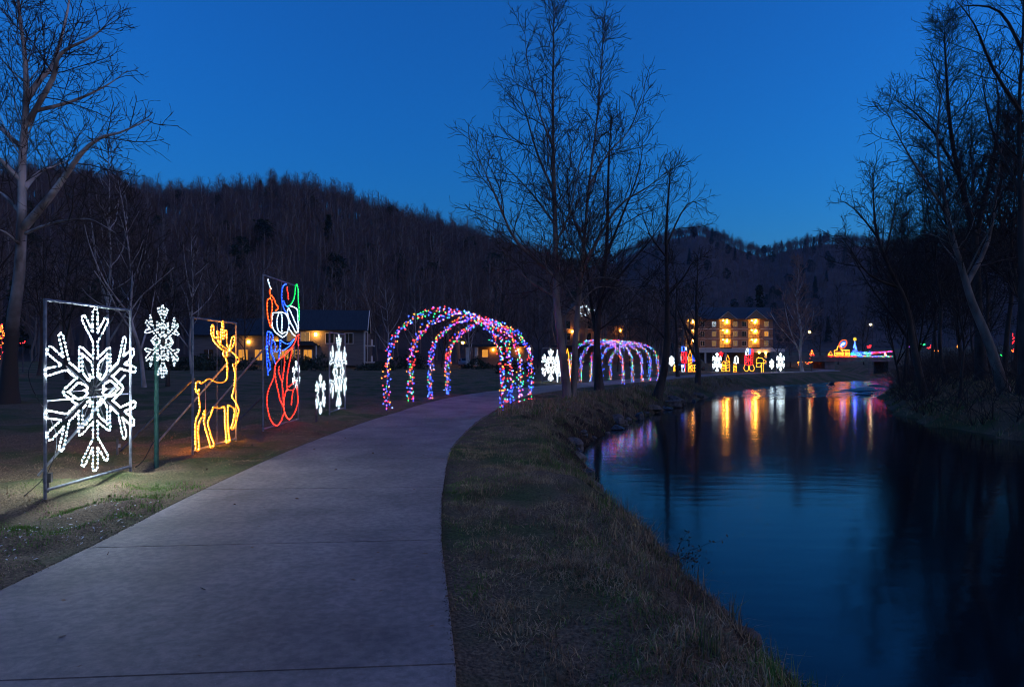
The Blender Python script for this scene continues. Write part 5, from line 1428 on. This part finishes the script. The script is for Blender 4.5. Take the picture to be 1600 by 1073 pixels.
def rock_me(seed, sx, sy, sz):
    R = np.random.default_rng(seed)
    nu, nv = 12, 8
    V = []
    for j in range(nv):
        th = math.pi*(j+.5)/nv
        for i in range(nu):
            ph = 2*math.pi*i/nu
            d = np.array([math.sin(th)*math.cos(ph), math.sin(th)*math.sin(ph), math.cos(th)])
            k = 1+.16*math.sin(3*d[0]+seed)+.13*math.sin(4*d[1]+2*seed)+.1*math.sin(6*d[2]+seed*3)+R.normal(0, .035)
            V.append(d*k*np.array([sx, sy, sz]))
    Q = [(j*nu+i, (j+1)*nu+i, (j+1)*nu+(i+1) % nu, j*nu+(i+1) % nu) for j in range(nv-1) for i in range(nu)]
    n = len(V); V += [(0, 0, sz), (0, 0, -sz)]
    T = [(n, i, (i+1) % nu) for i in range(nu)]+[(n+1, (nv-1)*nu+(i+1) % nu, (nv-1)*nu+i) for i in range(nu)]
    return mesh_np('rock', V, Q, T)
M['rock'] = mat('river_stone', (.07, .06, .052), (.15, .13, .11), 5, .85, .6)
M['rockwet'] = mat('wet_stone', (.02, .02, .02), (.05, .048, .045), 4, .35, .5)
ROCKS = [(1.42, 12.3, -.80, .22, .30, .34, 'upright pale stone at the waterline where the near bank bulges out'), (1.30, 12.9, -.75, .35, .3, .2, 'low stone tucked behind the upright stone at the waterline'),
         (1.25, 7.6, -.42, .16, .34, .14, 'long brown stone embedded in the near grassy bank'), (1.35, 8.5, -.62, .18, .2, .14, 'small stone lower on the near grassy bank'),
         (1.75, 19.6, -.82, .32, .4, .22, 'largest dark stone jutting at the waterline nearest the first arch leg'), (1.55, 17.4, -.85, .3, .3, .18, 'flat dark stone at the waterline nearer than the arches'),
         (4.2, 27.4, -.82, .45, .4, .26, 'rounded stone at the waterline below the twin trees'), (9.2, 39.2, -.75, .6, .5, .35, 'pale tussocky stone by the leaning tree foot'), (8.9, 37.9, -.85, .5, .4, .3, 'low stone in front of the leaning tree foot')]
for i, (x, y, z, a, b, c, lab) in enumerate(ROCKS):
    o = obj('rock', rock_me(10+i, a, b, c), M['rock'], None, (x, y, z), (0, 0, i*.8)); tag(o, lab, 'rock', 'stones along the path-side bank')
SHO = [(29.5, 57.5, 2.6, .9, .16, 'long flat dark rock shelf in the riffle'), (31.5, 60.5, 1.8, .7, .14, 'second flat rock just beyond the long shelf'), (27.6, 53.0, 1.1, .5, .14, 'small dark rock nearer than the long shelf'), (25.9, 50.2, .9, .5, .16, 'rock by the dark bank at the end of the riffle'), (35.5, 66, 1.2, .5, .15, 'lone dark rock in the upper riffle'), (33.0, 70.5, .4, .3, .22, 'small pointed rock under the far lawn')]
WORDS = ['pale', 'dark', 'mossy', 'flat', 'rounded', 'angular', 'cracked', 'half-sunk', 'squat', 'slanting', 'blunt', 'smooth', 'rough', 'small', 'broad', 'wet']
PLACE = ['under the near grassy bank', 'beside the twig shrub', 'below the bank bulge', 'short of the first arches', 'below the first arches', 'under the twin trees', 'before the dark-trunked tree', 'under the leaning tree']
for i in range(30):
    yy = [5.2, 6.3, 7.1, 8.2, 9.2, 10.4, 11.3, 12.9, 13.6, 14.8, 15.9, 17.0, 18.2, 19.4, 20.6, 21.8, 23.2, 24.6, 26, 27.5, 29, 30.6, 32.5, 34.2, 36, 38.4, 40.5, 43, 46, 50][i]
    xx = float(bank_left(np.array([yy]))[0])-rng.uniform(-.05, .28)
    sc_ = rng.uniform(.07, .17)*(1+yy/40)
    o = obj('rock', rock_me(70+i, sc_*rng.uniform(.9, 1.5), sc_*rng.uniform(.8, 1.3), sc_*rng.uniform(.55, .9)), M['rock'] if i % 3 else M['rockwet'], None, (xx, yy, max(gz(xx, yy), -1.02)+.02), (0, 0, i*1.1))
    tag(o, '%s stone at the waterline %s' % (WORDS[i % 16], PLACE[min(7, int(i/3.8))]), 'rock', 'stones along the path-side bank')
for i, (x, y, a, b, c, lab) in enumerate(SHO):
    o = obj('rock', rock_me(40+i, a, b, c), M['rockwet'], None, (x, y, -1.0), (0, 0, .5+i*.3)); tag(o, lab, 'rock', 'rocks in the riffle')

# ground floodlight box beside the big frame
t = thing('junction_box', 'small black flood box standing by the left post of the big snowflake', 'flood light', at_ground(-5.95, 8.75), .3)
box('housing', (0, 0, .22), (.09, .08, .12), M['wire'], t); box('stake', (0, 0, .1), (.03, .03, .34), M['darksteel'], t)
t = thing('ground_stake', 'short stake with a plug at the foot of the reindeer brace', 'stake', at_ground(-7.05, 12.2), .3)
box('stake', (0, 0, .12), (.03, .03, .34), M['darksteel'], t); box('plug', (.03, 0, .16), (.04, .03, .06), M['galv'], t)

# ------------------------------------------------------------------ grass and leaf litter
def blades(x, y, h, w, R, lean=.5):
    n = len(x)
    z = ground_z(x, y)
    a = R.uniform(0, 6.283, n); b = R.uniform(0, 6.283, n)
    l = np.abs(R.normal(0, lean, n))*h
    B = np.stack([x, y, z-.012], -1)
    sd = np.stack([np.cos(a), np.sin(a), 0*a], -1)*(w/2)[:, None]
    le = np.stack([np.cos(b), np.sin(b), 0*b], -1)*l[:, None]
    up = np.stack([0*h, 0*h, h], -1)
    mid = B+up*.55+le*.35
    tip = B+up*np.maximum(.25, 1-.35*(l/h)**2)[:, None]+le
    V = np.stack([B-sd, B+sd, mid+sd*.8, mid-sd*.8, tip], 1).reshape(-1, 3)
    i = np.arange(n)*5
    return V, np.stack([i, i+1, i+2, i+3], -1), np.stack([i+3, i+2, i+4], -1)
M['straw'] = mat('dry_grass', (.22, .15, .08), (.48, .35, .19), 3, .9, spec=.15)
M['straw2'] = mat('brown_grass', (.12, .080, .048), (.26, .175, .10), 3, .9, spec=.15)
M['green'] = mat('winter_green_grass', (.055, .10, .02), (.15, .22, .05), 3, .85, spec=.2)
M['leaf'] = mat('dead_leaf', (.09, .045, .025), (.20, .11, .06), 8, .8)
def grass_field(label, x, y, hfun, w, R, lean, bias=0.0):
    pdist = path_dist(x, y)
    k = (pdist > .07*fbm(x, y, .45, 3, 71)-.015) & (x < bank_left(y)-.05) | (x > bank_right(y)+.05)
    k = k & (fbm(x, y, .55, 3, 61)+.7*fbm(x, y, 1.7, 2, 63)+R.normal(0, .22, len(x)) > -.22)
    dl_ = bank_left(y)-x
    thin = np.where((dl_ > 0) & (dl_ < 1.0), R.uniform(0, 1, len(x)) < .42+.5*(fbm(x, y, .6, 2, 91) > .1), True)
    k = k & thin
    x, y = x[k], y[k]; pdist = pdist[k]
    h = hfun(x, y)*np.clip(.45+pdist*.9, .45, 1)
    g = fbm(x, y, 1.1, 3, 21)*.6+fbm(x, y, .35, 2, 22)*.35+R.normal(0, .22, len(x))+np.where(pdist < .22, .35, 0)+bias
    t = fbm(x, y, .8, 3, 25)+R.normal(0, .4, len(x))
    sel = np.where(g > .26, 2, np.where(t > 0, 0, 1))
    for c, (m, nm) in enumerate(((M['straw'], 'dry straw-coloured'), (M['straw2'], 'brown'), (M['green'], 'green'))):
        q = sel == c
        if not q.any(): continue
        V, Q, T = blades(x[q], y[q], h[q]*(1.0 if c != 2 else .85), w*R.uniform(.7, 1.3, q.sum()), R, lean)
        tag(obj('grass', mesh_np('grass', V, Q, T), m), label % nm, 'grass', kind='stuff')
Rg = np.random.default_rng(77)
def strip(n, y0, y1, xa, xb, pw=1.0):
    y = y0+(y1-y0)*Rg.uniform(0, 1, n)**pw
    return Rg.uniform(0, 1, n)*(xb(y)-xa(y))+xa(y), y
px_r = lambda y: np.interp(y, PC[:, 1], PC[:, 0]+PW)
px_l = lambda y: np.interp(y, PC[:, 1], PC[:, 0]-PW)
# bank between path and river: long, tangled
x, y = strip(78000, 2.8, 14, px_r, bank_left, 1.35)
xb, yb = strip(46000, 14, 34, px_r, bank_left)
x = np.concatenate([x, xb]); y = np.concatenate([y, yb])
hb = lambda x, y: (.035+.05*np.clip((x-(px_r(y)))/2.2, 0, 1)+.045*np.clip(fbm(x, y, .7, 3, 31), 0, 1))*Rg.uniform(.5, 1.5, len(x))
grass_field('%s grass on the bank between path and river', x, y, hb, .0062, Rg, 1.35)
# tall tussocks low on the bank
cx, cy = strip(230, 3.4, 24, lambda y: bank_left(y)-1.1, lambda y: bank_left(y)-.1, 1.2)
n = 34
x = np.repeat(cx, n)+Rg.normal(0, .05, len(cx)*n); y = np.repeat(cy, n)+Rg.normal(0, .05, len(cx)*n)
grass_field('%s tussock grass hanging at the water edge', x, y, lambda x, y: Rg.uniform(.10, .30, len(x)), .006, Rg, .6, .22)
# rough tussocks on the bank farther along
cx, cy = strip(520, 20, 62, lambda y: bank_left(y)-2.6, lambda y: bank_left(y)-.15)
n = 26
x = np.repeat(cx, n)+Rg.normal(0, .12, len(cx)*n); y = np.repeat(cy, n)+Rg.normal(0, .12, len(cx)*n)
grass_field('%s tussocks along the farther bank below the trees', x, y, lambda x, y: Rg.uniform(.14, .42, len(x)), .016, Rg, .7)
# mown verge left of the path
x, y = strip(70000, 3.6, 26, lambda y: px_l(y)-np.interp(y, [3, 8, 26], [3.0, 5.2, 9]), px_l, 1.25)
grass_field('%s short grass of the lawn under the displays', x, y, lambda x, y: (.020+.018*np.clip(fbm(x, y, .9, 3, 41), 0, 1))*Rg.uniform(.5, 1.6, len(x)), .0075, Rg, .9)
# bright green tufts in the lit verge
cx = Rg.normal(-4.85, .45, 30); cy = Rg.uniform(5.6, 9.6, 30); rad = Rg.uniform(.05, .17, 30)
n = 150
x = np.repeat(cx, n)+Rg.normal(0, 1, 30*n)*np.repeat(rad, n); y = np.repeat(cy, n)+Rg.normal(0, 1, 30*n)*np.repeat(rad, n)
k = path_dist(x, y) > .03
V, Q, T = blades(x[k], y[k], Rg.uniform(.025, .06, k.sum()), np.full(k.sum(), .006), Rg, .6)
tag(obj('grass', mesh_np('grass', V, Q, T), mat('fresh_green_grass', (.07, .16, .02), (.16, .30, .05), 3, .8, spec=.2)), 'bright green grass tufts beside the big snowflake', 'grass', kind='stuff')
# rough growth on the dark bank
x, y = strip(34000, 16, 70, lambda y: bank_right(y)+.05, lambda y: bank_right(y)+7)
grass_field('%s rank growth on the dark far bank', x, y, lambda x, y: (.18+.35*np.clip(fbm(x, y, 2.2, 3, 51), 0, 1))*Rg.uniform(.4, 1.3, len(x)), .02, Rg, .8)
# brush twigs on the dark bank
R = random.Random(5)
polys = []
for i in range(420):
    yy = R.uniform(18, 70); xx = float(bank_right(np.array([yy]))[0])+R.uniform(.3, 8)
    p = (xx, yy, gz(xx, yy)-.05)
    for k in range(5):
        c = curve_from(R, p, vnorm((R.gauss(-.2, .5), R.gauss(0, .5), 1)), R.uniform(.8, 2.4), .014, .006, 4, .2, -.02)
        polys.append(c)
        polys += spawn(R, [c], 2.5, .3, 45, lambda t, L: .35*L, .008, .006, 2, .2, 0)
tag(obj('undergrowth', tube_me('undergrowth', polys, 3, False), M['twig_dark']), 'tangled bare brush covering the dark far bank', 'undergrowth', kind='stuff')
# soil crumbs lying along the path edge
ys = np.concatenate([Rg.uniform(2.9, 22, 1400), Rg.uniform(2.9, 22, 1400)])
off = np.abs(Rg.normal(0, .018, 2800))*(1+.9*fbm(ys, ys*0, .8, 2, 75))
xs = np.where(np.arange(2800) < 1400, px_r(ys)-off+.02, px_l(ys)+off-.02)
C_ = np.stack([xs, ys, np.full(2800, .0235)], -1)
V, Q, T = beads_np(C_, Rg.normal(0, 1, C_.shape), .0032, .0045, 4)
tag(obj('dirt', mesh_np('dirt', V, Q, T), mat('soil_crumbs', (.03, .022, .015), (.09, .065, .045), 20, .95)), 'soil crumbs spilled along both edges of the path', 'dirt', kind='stuff')
# leaves and pale chips
def flat_bits(n, x, y, s, R, z=.02, tilt=.35):
    zz = ground_z(x, y)+z*R.uniform(.3, 1, n)
    zz = np.where(path_dist(x, y) < 0, .026, zz)
    u = R.normal(0, 1, (n, 3)); u[:, 2] *= tilt; u /= np.linalg.norm(u, axis=1, keepdims=True)
    v = np.cross(u, np.array([0, 0, 1.])+R.normal(0, tilt*.5, (n, 3))); v /= np.linalg.norm(v, axis=1, keepdims=True)
    P = np.stack([x, y, zz], -1); s = s[:, None]
    V = np.stack([P-u*s, P+v*s*.55, P+u*s, P-v*s*.55], 1).reshape(-1, 3)
    return V, np.arange(len(V)).reshape(-1, 4)
x, y = strip(420, 4, 24, lambda y: px_l(y)-3.5, px_l)
x2, y2 = strip(200, 3, 16, px_r, lambda y: bank_left(y)-.5)
x3, y3 = strip(70, 3.4, 18, px_l, px_r)
xx = np.concatenate([x, x2, x3]); yy = np.concatenate([y, y2, y3])
V, Q = flat_bits(len(xx), xx, yy, Rg.uniform(.012, .038, len(xx)), Rg)
tag(obj('leaves', mesh_np('leaves', V, Q), M['leaf']), 'brown fallen leaves scattered on grass and path', 'leaves', kind='stuff')
x = Rg.normal(-4.45, .35, 260); y = Rg.normal(6.9, .7, 260)
k = path_dist(x, y) > .04
V, Q = flat_bits(k.sum(), x[k], y[k], Rg.uniform(.006, .022, k.sum()), Rg, .012)
tag(obj('gravel', mesh_np('gravel', V, Q), mat('pale_chips', (.35, .35, .34), (.6, .6, .58), 30, .6)), 'pale stone chips on bare soil beside the path', 'gravel', kind='stuff')
# twiggy shrub hanging over the water
R = random.Random(15)
t = thing('riverbank_shrub', 'small leafy twig shrub reaching over the water from the near bank', 'shrub', (1.72, 7.6, gz(1.72, 7.6)))
tw = [curve_from(R, (0, R.uniform(-.1, .1), -.02), vnorm((R.uniform(.4, 1.2), R.gauss(0, .4), R.uniform(.2, .9))), R.uniform(.3, .62), .005, .002, 5, .18, -.03) for _ in range(9)]
tw += spawn(R, tw, 9, .25, 45, lambda t, L: .3*L, .01, .0018, 3, .2, 0)
obj('stems', tube_me('stems', tw, 3, False), M['twig_dark'], t)
pts = np.array([p for c in tw for p in c[0][1:]])
pts = pts[np.random.default_rng(2).choice(len(pts), min(160, len(pts)), False)]
Rn = np.random.default_rng(3)
u = Rn.normal(0, 1, pts.shape); u /= np.linalg.norm(u, axis=1, keepdims=True); v = np.cross(u, Rn.normal(0, 1, pts.shape)); v /= np.linalg.norm(v, axis=1, keepdims=True)
V = np.stack([pts, pts+u*.02+v*.01, pts+u*.042, pts+u*.02-v*.01], 1).reshape(-1, 3)
obj('foliage', mesh_np('foliage', V, np.arange(len(V)).reshape(-1, 4)), mat('brown_leaf', (.05, .035, .02), (.09, .06, .03), 9), t)

# ------------------------------------------------------------------ air between here and the far ridge
hz = obj('haze', boxes_me('haze', [((0, 700, 128), (3400, 1700, 262))]))
tag(hz, 'thin blue evening air over the whole valley', 'haze', kind='stuff')
hm = bpy.data.materials.new('evening_air'); hm.use_nodes = True
hn = hm.node_tree
hn.nodes.remove(hn.nodes['Principled BSDF'])
pv = hn.nodes.new('ShaderNodeVolumePrincipled')
pv.inputs['Color'].default_value = (.35, .60, 1.0, 1); pv.inputs['Density'].default_value = .00008; pv.inputs['Anisotropy'].default_value = .2
hn.links.new(pv.outputs[0], hn.nodes['Material Output'].inputs['Volume'])
hz.data.materials.append(hm)
